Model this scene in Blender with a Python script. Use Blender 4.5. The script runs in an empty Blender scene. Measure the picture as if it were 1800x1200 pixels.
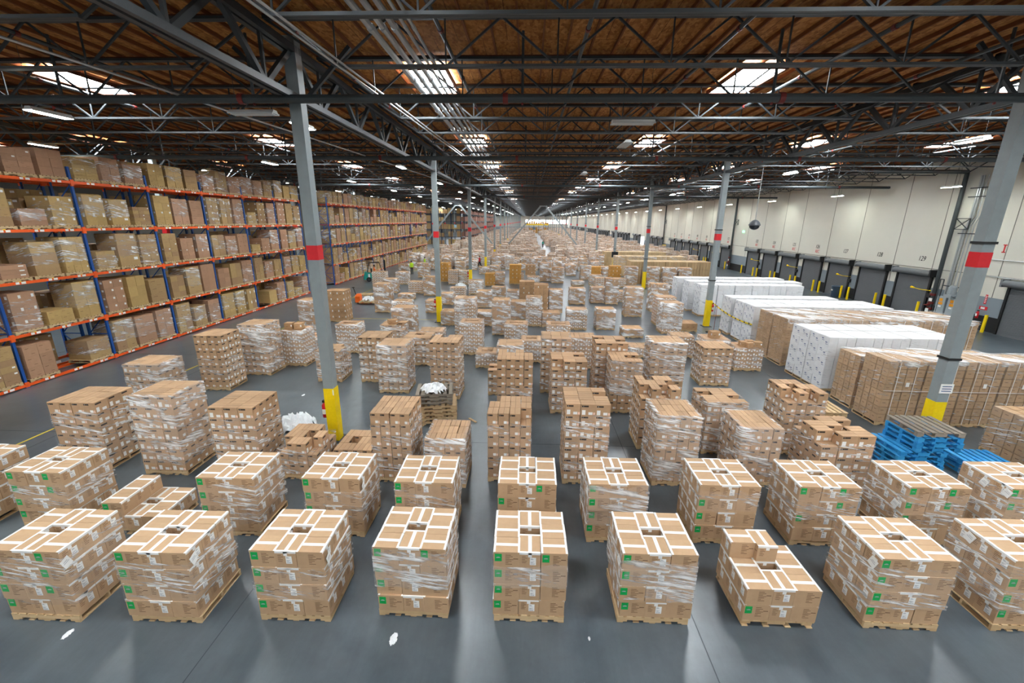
import bpy, bmesh, math, random
from mathutils import Vector, Matrix
RND = random.Random(11)
SC = bpy.context.scene
COL = SC.collection
# ------------------------------------------------------------------ camera, world, exposure
CAMH = 6.638
def make_camera():
    cd = bpy.data.cameras.new('camera'); co = bpy.data.objects.new('camera', cd); COL.objects.link(co)
    yaw, pit, rol = -0.0355, 0.2758, 0.0080
    f = Vector((math.sin(yaw)*math.cos(pit), math.cos(yaw)*math.cos(pit), -math.sin(pit)))
    r = Vector((math.cos(yaw), -math.sin(yaw), 0)); u = r.cross(f)
    c, s = math.cos(rol), math.sin(rol)
    r2 = c*r + s*u; u2 = -s*r + c*u
    m = Matrix((r2, u2, -f)).transposed().to_4x4(); m.translation = (0, 0, CAMH)
    co.matrix_world = m
    cd.sensor_width = 36; cd.lens = 36*750.74/1800; cd.clip_start = .1; cd.clip_end = 2000
    SC.camera = co
make_camera()
w = bpy.data.worlds.new('daylight'); SC.world = w; w.use_nodes = True
w.node_tree.nodes['Background'].inputs[0].default_value = (.86, .93, 1, 1)
w.node_tree.nodes['Background'].inputs[1].default_value = 6.0
SC.view_settings.view_transform = 'Standard'; SC.view_settings.look = 'None'
SC.view_settings.gamma = 1; SC.view_settings.use_curve_mapping = False
SC.view_settings.exposure = 1.47
SKY_POWER, LAMP_POWER = 26.0, 42.0
cy = SC.cycles
cy.max_bounces = 7; cy.diffuse_bounces = 4; cy.glossy_bounces = 3; cy.transparent_max_bounces = 24
cy.caustics_reflective = False; cy.caustics_refractive = False; cy.sample_clamp_indirect = 6
# ------------------------------------------------------------------ building dimensions
XL, XR, X0, BAY, SPAN = -5.91, 11.86, 11.86, 16.154, 17.77   # column lines, first column Y, spacing, bay width
WALLX, YFAR, YBACK, XWEST, DECK = 29.5, 335.0, -24.0, -41.5, 10.95
def ordn(n):
    L = ['zeroth','first','second','third','fourth','fifth','sixth','seventh','eighth','ninth','tenth','eleventh','twelfth','thirteenth','fourteenth','fifteenth','sixteenth','seventeenth','eighteenth','nineteenth']
    if n < 20: return L[n]
    T = {2:'twent',3:'thirt',4:'fort',5:'fift'}
    return T[n//10]+'ieth' if n % 10 == 0 else T[n//10]+'y-'+L[n%10]
def lin(h):
    h = h.lstrip('#'); v = [int(h[i:i+2],16)/255 for i in (0,2,4)]
    return tuple(c/12.92 if c <= .04045 else ((c+.055)/1.055)**2.4 for c in v)+(1,)
# ------------------------------------------------------------------ materials
class NT:
    def __init__(s, name):
        s.m = bpy.data.materials.new(name); s.m.use_nodes = True; s.t = s.m.node_tree; s.t.nodes.clear()
        s.out = s.n('ShaderNodeOutputMaterial')
    def n(s, typ, **kw):
        nd = s.t.nodes.new(typ)
        for k, v in kw.items():
            if k.startswith('i_'): nd.inputs[int(k[2:]) if k[2:].isdigit() else k[2:].replace('_',' ')].default_value = v
            else: setattr(nd, k, v)
        return nd
    def l(s, a, b): s.t.links.new(a, b)
    def noise(s, vec, scale, detail=4, rough=.55):
        nd = s.n('ShaderNodeTexNoise'); nd.inputs['Scale'].default_value = scale; nd.inputs['Detail'].default_value = detail; nd.inputs['Roughness'].default_value = rough
        if vec is not None: s.l(vec, nd.inputs['Vector'])
        return nd.outputs['Fac']
    def ramp(s, fac, *stops):
        nd = s.n('ShaderNodeValToRGB'); e = nd.color_ramp.elements
        while len(e) < len(stops): e.new(.5)
        for el, (p, c) in zip(e, stops): el.position = p; el.color = c
        s.l(fac, nd.inputs[0]); return nd.outputs[0]
    def math(s, op, a, b=None):
        nd = s.n('ShaderNodeMath', operation=op)
        for i, v in enumerate((a, b)):
            if v is None: continue
            if isinstance(v, (int, float)): nd.inputs[i].default_value = v
            else: s.l(v, nd.inputs[i])
        return nd.outputs[0]
    def mix(s, fac, a, b, blend='MIX'):
        nd = s.n('ShaderNodeMix', data_type='RGBA', blend_type=blend)
        for i, v in ((0, fac), (6, a), (7, b)):
            if isinstance(v, (int, float, tuple)): nd.inputs[i].default_value = v
            else: s.l(v, nd.inputs[i])
        return nd.outputs[2]
    def bsdf(s, col, rough=.6, metal=0, spec=.5, bump=None, bs=.1, bd=.01):
        b = s.n('ShaderNodeBsdfPrincipled'); b.inputs['Metallic'].default_value = metal; b.inputs['Specular IOR Level'].default_value = spec
        for k, v in (('Base Color', col), ('Roughness', rough)):
            if isinstance(v, (int, float, tuple)): b.inputs[k].default_value = v
            else: s.l(v, b.inputs[k])
        if bump is not None:
            bn = s.n('ShaderNodeBump'); bn.inputs['Strength'].default_value = bs; bn.inputs['Distance'].default_value = bd
            s.l(bump, bn.inputs['Height']); s.l(bn.outputs[0], b.inputs['Normal'])
        s.l(b.outputs[0], s.out.inputs[0]); return b
    def obj(s): return s.n('ShaderNodeTexCoord').outputs['Object']
    def pos(s): return s.n('ShaderNodeNewGeometry').outputs['Position']
def var_color(t, base, amt=.14, hue=None):
    g = t.n('ShaderNodeNewGeometry'); oi = t.n('ShaderNodeObjectInfo')
    r = t.math('FRACT', t.math('ADD', g.outputs['Random Per Island'], oi.outputs['Random']))
    a = tuple(c*(1-amt) for c in base[:3])+(1,); b = tuple(min(1, c*(1+amt)) for c in base[:3])+(1,)
    return t.mix(r, a, hue or b)
def plain(name, hexc, rough=.55, metal=0, amt=.05, scale=14, spec=.4):
    t = NT(name); c = lin(hexc)
    f = t.noise(t.obj(), scale, 3)
    col = t.mix(f, tuple(x*(1-amt*2) for x in c[:3])+(1,), tuple(min(1, x*(1+amt*2)) for x in c[:3])+(1,))
    t.bsdf(col, rough, metal, spec); return t.m
def card(name, hexc, amt=.13, hue=None):
    t = NT(name); c = var_color(t, lin(hexc), amt, hue)
    f = t.noise(t.obj(), 9, 4)
    c = t.mix(f, c, (.82, .80, .78, 1), 'MULTIPLY'); t.bsdf(c, .72, 0, .25); return t.m
def emit(name, col, power):
    t = NT(name); e = t.n('ShaderNodeEmission'); e.inputs[0].default_value = col; e.inputs[1].default_value = power
    t.l(e.outputs[0], t.out.inputs[0]); return t.m
def film(name, base=.06, lo=.50, hi=.60, top=.92, white=(.97, .97, .98, 1)):
    """clear stretch film: transparent, with glints painted as pale streaks along creases slanting round the load"""
    t = NT(name); o = t.obj(); oi = t.n('ShaderNodeObjectInfo')
    sp = t.n('ShaderNodeSeparateXYZ'); t.l(o, sp.inputs[0])
    u = t.math('ADD', sp.outputs[0], sp.outputs[1])
    ro = t.math('MULTIPLY', oi.outputs['Random'], 41.0)
    v = t.math('ADD', t.math('ADD', sp.outputs[2], t.math('MULTIPLY', u, .16)), t.math('MULTIPLY', sp.outputs[1], .12))
    cb = t.n('ShaderNodeCombineXYZ'); t.l(t.math('MULTIPLY', u, 1.7), cb.inputs[0]); t.l(t.math('MULTIPLY', v, 24.0), cb.inputs[1]); t.l(ro, cb.inputs[2])
    n1 = t.noise(cb.outputs[0], 1.0, 5, .65)
    cb2 = t.n('ShaderNodeCombineXYZ'); t.l(u, cb2.inputs[0]); t.l(t.math('MULTIPLY', v, 3.2), cb2.inputs[1]); t.l(t.math('ADD', ro, 7), cb2.inputs[2])
    n2 = t.noise(cb2.outputs[0], 1.3, 3)
    band = t.ramp(n2, (.42, (0,0,0,1)), (.62, (1,1,1,1)))
    st = t.ramp(n1, (lo, (base,)*3+(1,)), (hi, (top,)*3+(1,)))  # pale streak colour stands in for glints on the film creases
    fac = t.math('MAXIMUM', t.math('MULTIPLY', st, band), base)
    tr = t.n('ShaderNodeBsdfTransparent')
    df = t.n('ShaderNodeBsdfPrincipled'); df.inputs['Base Color'].default_value = white; df.inputs['Roughness'].default_value = .28
    bn = t.n('ShaderNodeBump'); bn.inputs['Strength'].default_value = 1.0; bn.inputs['Distance'].default_value = .03; t.l(n1, bn.inputs['Height']); t.l(bn.outputs[0], df.inputs['Normal'])
    mx = t.n('ShaderNodeMixShader'); t.l(fac, mx.inputs[0]); t.l(tr.outputs[0], mx.inputs[1]); t.l(df.outputs[0], mx.inputs[2]); t.l(mx.outputs[0], t.out.inputs[0])
    return t.m
def floor_mat():
    t = NT('polished_concrete'); p = t.pos()
    n1 = t.noise(p, .22, 6, .6); n2 = t.noise(p, 2.2, 6, .7); n3 = t.noise(p, 40, 3)
    c = t.ramp(n1, (.3, lin('#485157')), (.5, lin('#555f66')), (.72, lin('#677178')))
    c = t.mix(.5, c, t.ramp(n2, (.36, (.66,.67,.69,1)), (.62, (1,1,1,1))), 'MULTIPLY')
    mp = t.n('ShaderNodeMapping'); mp.inputs['Scale'].default_value = (1, .12, 1); mp.inputs['Rotation'].default_value = (0, 0, .5); t.l(p, mp.inputs[0])
    c = t.mix(.4, c, t.ramp(t.noise(mp.outputs[0], 9, 5, .7), (.42, (.80,.81,.82,1)), (.6, (1,1,1,1))), 'MULTIPLY')
    sn = t.n('ShaderNodeMapRange', interpolation_type='SMOOTHSTEP'); t.l(t.noise(p, .5, 5, .6), sn.inputs[0]); sn.inputs[1].default_value = .48; sn.inputs[2].default_value = .78
    st = t.mix(sn.outputs[0], (1,1,1,1), (.62,.62,.64,1))
    c = t.mix(1.0, c, st, 'MULTIPLY')
    r = t.ramp(n2, (.35, (.285,)*3+(1,)), (.65, (.33,)*3+(1,)))
    t.bsdf(c, r, 0, .85); return t.m
def osb_mat():
    t = NT('oriented_strand_board'); p = t.pos()
    v = t.n('ShaderNodeTexVoronoi'); v.inputs['Scale'].default_value = 16; mp = t.n('ShaderNodeMapping'); mp.inputs['Scale'].default_value = (1, .5, 1); t.l(p, mp.inputs[0]); t.l(mp.outputs[0], v.inputs['Vector'])
    bw = t.n('ShaderNodeRGBToBW'); t.l(v.outputs['Color'], bw.inputs[0])
    c = t.ramp(bw.outputs[0], (.15, lin('#9b6231')), (.5, lin('#b87c42')), (.9, lin('#ce9355')))
    br = t.n('ShaderNodeTexBrick'); br.inputs['Scale'].default_value = 1; br.inputs['Brick Width'].default_value = 1.22; br.inputs['Row Height'].default_value = 2.447; br.inputs['Mortar Size'].default_value = .008
    br.inputs['Color1'].default_value = (1,1,1,1); br.inputs['Color2'].default_value = (.84,.82,.8,1); br.inputs['Mortar'].default_value = (.3,.28,.25,1); t.l(p, br.inputs['Vector'])
    c = t.mix(1, c, br.outputs[0], 'MULTIPLY'); t.bsdf(c, .8, 0, .2); return t.m
def ribbed(name, hexc, freq):
    t = NT(name); o = t.pos(); sp = t.n('ShaderNodeSeparateXYZ'); t.l(o, sp.inputs[0])
    s_ = t.math('SINE', t.math('MULTIPLY', sp.outputs[2], freq))
    c = lin(hexc); f = t.noise(o, 1.2, 3)
    t.bsdf(t.mix(f, tuple(x*.85 for x in c[:3])+(1,), c), .55, .1, .4, s_, .5, .012); return t.m
def wood(name, a, b, rough=.75):
    t = NT(name); o = t.obj(); oi = t.n('ShaderNodeObjectInfo'); g = t.n('ShaderNodeNewGeometry')
    f = t.noise(o, 7, 5, .7); r = t.math('FRACT', t.math('ADD', g.outputs['Random Per Island'], oi.outputs['Random']))
    c = t.mix(t.math('ADD', t.math('MULTIPLY', f, .5), t.math('MULTIPLY', r, .5)), lin(a), lin(b)); t.bsdf(c, rough, 0, .25); return t.m
M = {}
M['floor'] = floor_mat(); M['osb'] = osb_mat()
M['purlin'] = wood('sub_purlin_lumber', '#6e3f24', '#8f5a33')
M['nailer'] = wood('dark_red_nailer', '#4a2a1c', '#5e3626')
M['steel_dark'] = plain('dark_painted_steel', '#393d40', .55, .2)
M['steel_web'] = plain('bare_web_steel', '#484c4f', .5, .2)
M['galv'] = plain('galvanised_steel', '#b9bdbf', .35, .7)
M['col_grey'] = plain('grey_column_paint', '#8b9497', .5, 0, .06, 5)
M['yellow'] = plain('safety_yellow', '#f5d208', .45); M['red'] = plain('red_band', '#d3212b', .5); M['black'] = plain('matt_black', '#1b1c1e', .6)
M['rack_blue'] = plain('rack_blue', '#1c4f9a', .45); M['rack_orange'] = plain('rack_orange', '#f26022', .45)
M['pipe'] = plain('dark_sprinkler_pipe', '#3c4245', .45, .1); M['pipe_red'] = plain('red_coupling', '#6e2420', .5)
M['cardA'] = card('kraft_carton', '#c4a381', .05); M['cardB'] = card('kraft_carton_logo', '#c3a07e', .13)
M['cardC'] = card('kraft_carton_small', '#c09d7c', .12); M['cardD'] = card('kraft_carton_plain', '#c09a74', .12); M['cardO'] = card('honey_carton', '#cf9a52', .08)
M['cardR'] = card('rack_carton', '#b4906e', .16, lin('#bd9f6c')); M['cardK'] = card('long_row_carton', '#b89774', .10); M['cardT'] = card('pale_tan_carton', '#cbb089', .10)
M['cardW'] = card('white_carton', '#e6e8ec', .04)
M['tape'] = plain('white_tape', '#eeedeb', .4, 0, .02); M['label'] = plain('white_label', '#efeeec', .5, 0, .02)
M['green'] = plain('green_sticker', '#0aa24e', .5, 0, .02); M['print'] = plain('dark_print', '#6b4a30', .6); M['logo'] = plain('black_logo_print', '#2d2521', .55); M['pink'] = plain('pale_pink_label', '#efcbb8', .5, 0, .02)
M['ink'] = plain('ink', '#a2a2a8', .6); M['navy'] = plain('navy_print', '#3c5080', .5)
M['film'] = film('stretch_film'); M['film_heavy'] = film('stretch_film_heavy', .13, .44, .56, .95); M['film_far'] = film('stretch_film_far', .12, .38, .52, .95); M['film_light'] = film('stretch_film_light', .04, .55, .66, .8); M['film_white'] = film('stretch_film_milky', .12, .50, .80, .5)
M['sheet'] = plain('crumpled_film', '#e9ecef', .3, 0, .04)
M['pal'] = wood('pallet_wood', '#b3926a', '#d8be97'); M['pal_old'] = wood('weathered_pallet_wood', '#6d655c', '#a59a8c'); M['pal_blue'] = wood('blue_pallet_paint', '#1779bd', '#46a8de', .6)
M['wall'] = plain('cream_wall_paint', '#d3d0c6', .8, 0, .02, .6, .2); M['wall_dim'] = plain('shade_toned_left_wall', '#5f5d58', .9); M['wainscot'] = plain('grey_wainscot_paint', '#7e8890', .7, 0, .03, 1); M['joint'] = plain('wall_joint', '#7d7b74', .8)  # left wall colour darkened to stand for the shade behind the racks
M['door'] = ribbed('roller_door_slats', '#63666a', 82); M['hood'] = plain('door_hood', '#6f7377', .5, .1); M['concrete'] = plain('grey_wall_concrete', '#86888a', .8)
M['skyl'] = emit('skylight_diffuser', (.91, .97, 1.0, 1), SKY_POWER); M['lamp'] = emit('lamp_diffuser', (.93, 1, .90, 1), LAMP_POWER)
M['housing'] = plain('white_housing', '#dfe3e4', .4, 0, .02); M['teal'] = plain('teal_forklift_paint', '#0b8f84', .4); M['orange'] = plain('orange_paint', '#f06a1a', .45)
M['rubber'] = plain('rubber', '#232426', .8); M['skin'] = plain('skin', '#a8765a', .6); M['vest'] = plain('lime_vest', '#b9e01c', .6); M['shirt_red'] = plain('red_shirt', '#c8202c', .7); M['trousers'] = plain('dark_trousers', '#23252c', .8)
M['hair'] = plain('dark_hair', '#1d1814', .7); M['shirt_teal'] = plain('teal_shirt', '#19a08e', .7); M['binblue'] = plain('blue_grey_bin', '#46586a', .5); M['panel'] = plain('grey_cabinet', '#9aa3a8', .45); M['amber'] = plain('amber_sign', '#f0a020', .5)
M['exit'] = emit('exit_sign_glow', (.1, 1, .35, 1), 3.0); M['tape_line'] = plain('yellow_floor_line', '#c8b13a', .6); M['line_dark'] = plain('floor_saw_cut', '#3f474c', .7)
M['mirror'] = plain('smoked_dome', '#30333a', .12, .3); M['domegrey'] = plain('dome_grey', '#4e5056', .4); M['pinkwrap'] = card('pink_wrapped_carton', '#9c7468', .1); M['sign_blue'] = plain('pale_blue_sign', '#bfe3f2', .5)
def glass_mat():
    t = NT('window_glass'); tr = t.n('ShaderNodeBsdfTransparent'); gl = t.n('ShaderNodeBsdfGlossy'); gl.inputs['Roughness'].default_value = .03
    mx = t.n('ShaderNodeMixShader'); mx.inputs[0].default_value = .06; t.l(tr.outputs[0], mx.inputs[1]); t.l(gl.outputs[0], mx.inputs[2]); t.l(mx.outputs[0], t.out.inputs[0]); return t.m
M['glass'] = glass_mat()
# ------------------------------------------------------------------ mesh helpers
class MB:
    def __init__(s): s.v = []; s.f = []; s.m = []; s.X = None
    def add(s, pts):
        b = len(s.v)
        s.v += [tuple(s.X @ Vector(p)) for p in pts] if s.X else [tuple(p) for p in pts]
        return b
    def quad(s, a, b, c, d, mi=0):
        i = s.add((a, b, c, d)); s.f.append((i, i+1, i+2, i+3)); s.m.append(mi); return s
    def hexa(s, P, mi=0):
        i = s.add(P)
        for q in ((0,3,2,1),(4,5,6,7),(0,1,5,4),(1,2,6,5),(2,3,7,6),(3,0,4,7)):
            s.f.append(tuple(i+k for k in q)); s.m.append(mi)
        return s
    def box(s, x0, y0, z0, x1, y1, z1, mi=0):
        return s.hexa([(x0,y0,z0),(x1,y0,z0),(x1,y1,z0),(x0,y1,z0),(x0,y0,z1),(x1,y0,z1),(x1,y1,z1),(x0,y1,z1)], mi)
    def bar(s, p, q, w, h, mi=0, up=(0,0,1)):
        p, q = Vector(p), Vector(q); d = (q-p).normalized(); u = Vector(up)
        if abs(d.dot(u)) > .98: u = Vector((0,1,0))
        r = d.cross(u).normalized()*w/2; u2 = r.cross(d).normalized()*h/2
        return s.hexa([p-r-u2, p+r-u2, q+r-u2, q-r-u2, p-r+u2, p+r+u2, q+r+u2, q-r+u2], mi)
    def tube(s, p, q, r, n=8, mi=0, r2=None):
        p, q = Vector(p), Vector(q); d = (q-p).normalized(); u = Vector((0,0,1))
        if abs(d.dot(u)) > .98: u = Vector((1,0,0))
        a = d.cross(u).normalized(); b = d.cross(a).normalized(); r2 = r if r2 is None else r2
        pts = []
        for (c, rr) in ((p, r), (q, r2)):
            for k in range(n):
                t = 2*math.pi*k/n; pts.append(c+a*rr*math.cos(t)+b*rr*math.sin(t))
        i = s.add(pts)
        for k in range(n): s.f.append((i+k, i+(k+1)%n, i+n+(k+1)%n, i+n+k)); s.m.append(mi)
        s.f.append(tuple(i+k for k in range(n))[::-1]); s.m.append(mi); s.f.append(tuple(i+n+k for k in range(n))); s.m.append(mi)
        return s
    def lathe(s, prof, n=16, mi=0, c=(0,0,0)):
        i = s.add([(c[0]+r*math.cos(2*math.pi*k/n), c[1]+r*math.sin(2*math.pi*k/n), c[2]+z) for r, z in prof for k in range(n)])
        for j in range(len(prof)-1):
            for k in range(n): s.f.append((i+j*n+k, i+j*n+(k+1)%n, i+(j+1)*n+(k+1)%n, i+(j+1)*n+k)); s.m.append(mi)
        return s
    def mesh(s, name, mats, smooth=False):
        me = bpy.data.meshes.new(name); me.from_pydata(s.v, [], s.f)
        for m in mats: me.materials.append(M[m] if isinstance(m, str) else m)
        me.polygons.foreach_set('material_index', s.m)
        if smooth: me.polygons.foreach_set('use_smooth', [True]*len(s.f))
        me.update(); return me
def put(name, me, parent=None, loc=(0,0,0), rz=0, scale=None, **tags):
    o = bpy.data.objects.new(name, me); COL.objects.link(o); o.location = loc
    if rz: o.rotation_euler = (0, 0, rz)
    if scale: o.scale = scale
    if parent is not None: o.parent = parent
    for k, v in tags.items(): o[k] = v
    return o
SEEN = {}
def thing(name, label, cat, loc=(0,0,0), rz=0, group=None, me=None):
    o = put(name, me, None, loc, rz, label=label, category=cat)
    if group: o['group'] = group
    return o
def struct(name, me, loc=(0,0,0), **kw):
    return put(name, me, None, loc, kind='structure', **kw)
def one(name, mb, mats, label, cat, loc=(0,0,0), rz=0, group=None, smooth=False):
    return thing(name, label, cat, loc, rz, group, mb.mesh(name, mats, smooth))
# ================================================================== THE SETTING
def build_shell():
    b = MB().box(XWEST-.3, YBACK-.3, -.3, WALLX+.3, YFAR+.3, 0)
    fl = struct('floor', b.mesh('floor', ['floor']))
    b = MB()                                       # saw cuts and painted lines lie in the floor surface
    for k in range(-2, 21):
        b.box(XWEST, X0+BAY*k-.008, 0, WALLX, X0+BAY*k+.008, .0015, 0)
        if k < 8: b.box(XWEST, X0+BAY*(k+.5)-.006, 0, WALLX, X0+BAY*(k+.5)+.006, .0015, 0)
    for x in (-23.7, -14.8, XL+.9, 2.98, XR-.9, 20.7): b.box(x-.008, YBACK, 0, x+.008, YFAR, .0016, 0)
    put('saw_cut_lines', b.mesh('saw_cut_lines', ['line_dark']), fl)
    b = MB()
    for y in (8.9,): b.box(-15.4, y+.0, 0, -15.32, 70, .002, 0)
    b.box(-13.4, 28.6, 0, -4.2, 28.68, .002, 0); b.box(-4.2, 27.3, 0, -3.2, 27.36, .002, 0)
    put('yellow_lane_line', b.mesh('yellow_lane_line', ['tape_line']), fl)
    b = MB().box(XWEST-.3, YBACK-.3, DECK, WALLX+.3, YFAR+.3, DECK+.15, 0)
    x = XWEST+.3
    while x < WALLX:
        b.box(x-.02, YBACK, DECK-.095, x+.02, YFAR, DECK+.02, 1); x += .61
    struct('ceiling', b.mesh('ceiling', ['osb', 'purlin']))
    # right wall, pierced by the open dock door
    oy0, oy1, oz = 113.2, 116.4, 2.9
    b = MB(); T = WALLX
    for y0, y1, z0 in ((YBACK, oy0, 0), (oy0, oy1, oz), (oy1, YFAR, 0)): b.box(T, y0, z0, T+.3, y1, DECK, 0)
    y = -19.5
    for (y0, y1) in ((YBACK, oy0), (oy1, YFAR)): b.box(T-.012, y0, 0, T+.01, y1, 2.15, 1); b.box(T-.02, y0, 0, T+.01, y1, .95, 3)
    yy = 28.0-16.15*3
    while yy < YFAR:
        for dy in (0, 4.6, 8.05, 12.2): b.box(T-.016, yy+dy-.02, 2.15, T+.01, yy+dy+.02, DECK, 2)
        yy += 16.154
    b.box(T-.03, 18, 3.46, T+.01, 112, 3.50, 2)
    wr = struct('wall_right', b.mesh('wall_right', ['wall', 'wainscot', 'joint', 'black']))
    b = MB()
    for x0, x1, z0, z1 in ((XWEST,-3,0,DECK), (-3,WALLX,0,4.6), (-3,WALLX,7.3,DECK)): b.box(x0, YFAR, z0, x1, YFAR+.3, z1, 0)
    for k in range(7): b.box(-3+k*5.2, YFAR, 4.6, -2.2+k*5.2, YFAR+.3, 7.3, 0)
    b.box(XWEST, YFAR-.02, 0, WALLX, YFAR, 2.2, 1)
    struct('wall_far', b.mesh('wall_far', ['wall', 'wainscot']))
    for k in range(6):
        wn = struct('window_%d' % (k+1), MB().box(-2.2+k*5.2, YFAR+.1, 4.6, 2.2+k*5.2, YFAR+.13, 7.3).mesh('window', ['glass']))
        put('window_frame', MB().box(-.05+k*5.2, YFAR+.06, 4.6, .05+k*5.2, YFAR+.16, 7.3).box(-2.2+k*5.2, YFAR+.06, 5.9, 2.2+k*5.2, YFAR+.16, 6.0).mesh('window_frame', ['steel_dark']), wn)
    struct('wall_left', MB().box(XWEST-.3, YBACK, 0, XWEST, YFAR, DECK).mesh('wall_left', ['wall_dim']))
    struct('wall_back', MB().box(XWEST-.3, YBACK-.3, 0, WALLX+.3, YBACK, DECK).mesh('wall_back', ['wall']))
    # painted dock numbers on the wall
    def word(s, size, y, z, mat, name):
        cu = bpy.data.curves.new(name, 'FONT'); cu.body = s; cu.size = size; cu.align_x = 'CENTER'; cu.extrude = .004; cu.space_character = 1.05; cu.shear = .18
        tmp = bpy.data.objects.new('lettering', cu); COL.objects.link(tmp)
        me = bpy.data.meshes.new_from_object(tmp.evaluated_get(bpy.context.evaluated_depsgraph_get()))
        bpy.data.objects.remove(tmp); me.materials.clear(); me.materials.append(M[mat])
        o = put(name, me, wr, (T-.02, y, z)); o.rotation_euler = (math.pi/2, 0, -math.pi/2); o.scale = (.78, 1, 1); return o
    n = 129; door_i = 0; y0 = 32.0
    group = 0; num = 129
    curtain = hood = guide = None
    b = MB().box(-.06, -1.42, 0, .02, 1.42, 3.0, 0); curtain = b.mesh('door_curtain', ['door'])
    b = MB().tube((-.28, -1.72, 3.17), (-.28, 1.72, 3.17), .21, 14, 0).box(-.48, 1.6, 2.95, -.02, 1.72, 3.42, 0).box(-.5, -1.74, 2.93, -.02, -1.62, 3.44, 1); hood = b.mesh('door_hood', ['hood', 'black'])
    guide = MB().box(-.14, -.07, 0, .02, .07, 3.0, 0).mesh('door_guide', ['black'])
    bol = MB().tube((0,0,0), (0,0,1.12), .085, 14, 0).mesh('bollard', ['yellow'])
    side = 0; starts = []
    for grp in range(-1, 9):
        for k in range(7): starts.append(32.05+32.3*grp+4.02*k)
    for y in starts:
        if y < 22 or y > 320: continue
        yc = y+1.75
        if grp is not None and oy0-3 < yc < oy1+2: continue
        door_i += 1
        d = bpy.data.objects.new('door_%d' % door_i, None); COL.objects.link(d); d.location = (T-.02, yc, 0); d['kind'] = 'structure'
        put('door_curtain', curtain, d); put('door_hood', hood, d)
        put('door_guide', guide, d, (0, -1.47, 0)); put('door_guide', guide, d, (0, 1.47, 0))
        nb = round((yc-33.8)/4.02)
    # two bollards a door, and numbers above
    for g, (sy, first, rec) in enumerate(((32.05, 129, (123,124,125,126)), (32.05+32.3, 122, range(100, 123)))):
        for k in range(7):
            num = first-k; yc = sy+4.02*k+1.75
            word(str(num), .5, yc-.2, 3.98 if num > 126 else 4.16, 'black', 'dock_number')
            if num in rec: word('REC', .42, yc-.25, 3.72, 'red', 'dock_lettering')
            for dy in (-1.55, 1.55):
                side_w = 'near' if dy < 0 else 'far'
                thing('bollard', 'yellow bollard at the %s side of the grey roller door numbered %d' % (side_w, num), 'bollard', (T-.62, yc+dy, 0), 0, 'dock door bollards', bol)
    b = MB().box(-.012, -.035, 0, 0, .035, .5).box(-.012, -.11, 0, 0, .11, .06).box(-.012, -.11, .44, 0, .11, .5)
    put('wall_letter', b.mesh('wall_letter', ['red']), wr, (T-.02, 28.15, 4.95))
    thing('bollard', 'yellow bollard beside the wall extinguisher and unnumbered roller door', 'bollard', (T-.45, 27.55, 0), 0, 'dock door bollards', bol)
    for k in range(7, 20):
        if 2 < k: pass
    return wr
build_shell()
# skylights
def build_skylights():
    fr = MB()
    for a in ((-.64,-1.27,.64,-1.21), (-.64,1.21,.64,1.27), (-.64,-1.21,-.58,1.21), (.58,-1.21,.64,1.21)): fr.box(a[0], a[1], -.11, a[2], a[3], 0, 0)
    fr = fr.mesh('skylight_frame', ['nailer']); pn = MB().box(-.58, -1.21, -.06, .58, 1.21, -.03).mesh('skylight_pane', ['skyl'])
    n = 100
    for x in (-32.3, -24.6, -14.3, -3.05, 6.5, 15.3, 22.6):
        for k in range(-3, 30):
            n += 1; y = 15.0+10.77*k
            if y > YFAR-3: continue
            o = struct('window_%d' % n, pn, (x, y, DECK-.09)); put('skylight_frame', fr, o)
build_skylights()
# ================================================================== ROOF STEEL
def joist_mesh(L, fine=True):
    b = MB(); h = L/2; zt, zb = 10.79, 9.86
    b.box(-h, -.07, zt+.03, h, .07, zt+.065, 1); 
    for s in (-1, 1): b.box(-h, s*.045-.04, zt-.03, h, s*.045+.04, zt+.03, 0)
    e = h-1.5
    for s in (-1, 1): b.box(-e, s*.04-.035, zb-.028, e, s*.04+.035, zb+.028, 2)
    x = -e; up = True; k = 0
    pw = 2*e/12
    for i in range(12):
        xa, xb = -e+i*pw, -e+(i+1)*pw
        if i % 2 == 0: b.bar((xa, 0, zb), (xb, 0, zt), .05, .04, 0)
        else: b.bar((xa, 0, zt), (xb, 0, zb), .05, .04, 0)
        if fine and i % 2 == 0: b.bar((xa, .0, zb), (xa, 0, zt), .03, .03, 0)
    b.bar((-h, 0, zt), (-e, 0, zb), .05, .05, 0); b.bar((h, 0, zt), (e, 0, zb), .05, .05, 0)
    return b
JOI = ['steel_dark', 'nailer', 'steel_web']
BAYS = [(-32.6, 'the far left bay behind the racks'), (-14.8, 'the bay left of the left columns'), (2.98, 'the middle bay'), (20.7, 'the bay along the dock doors')]
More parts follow.
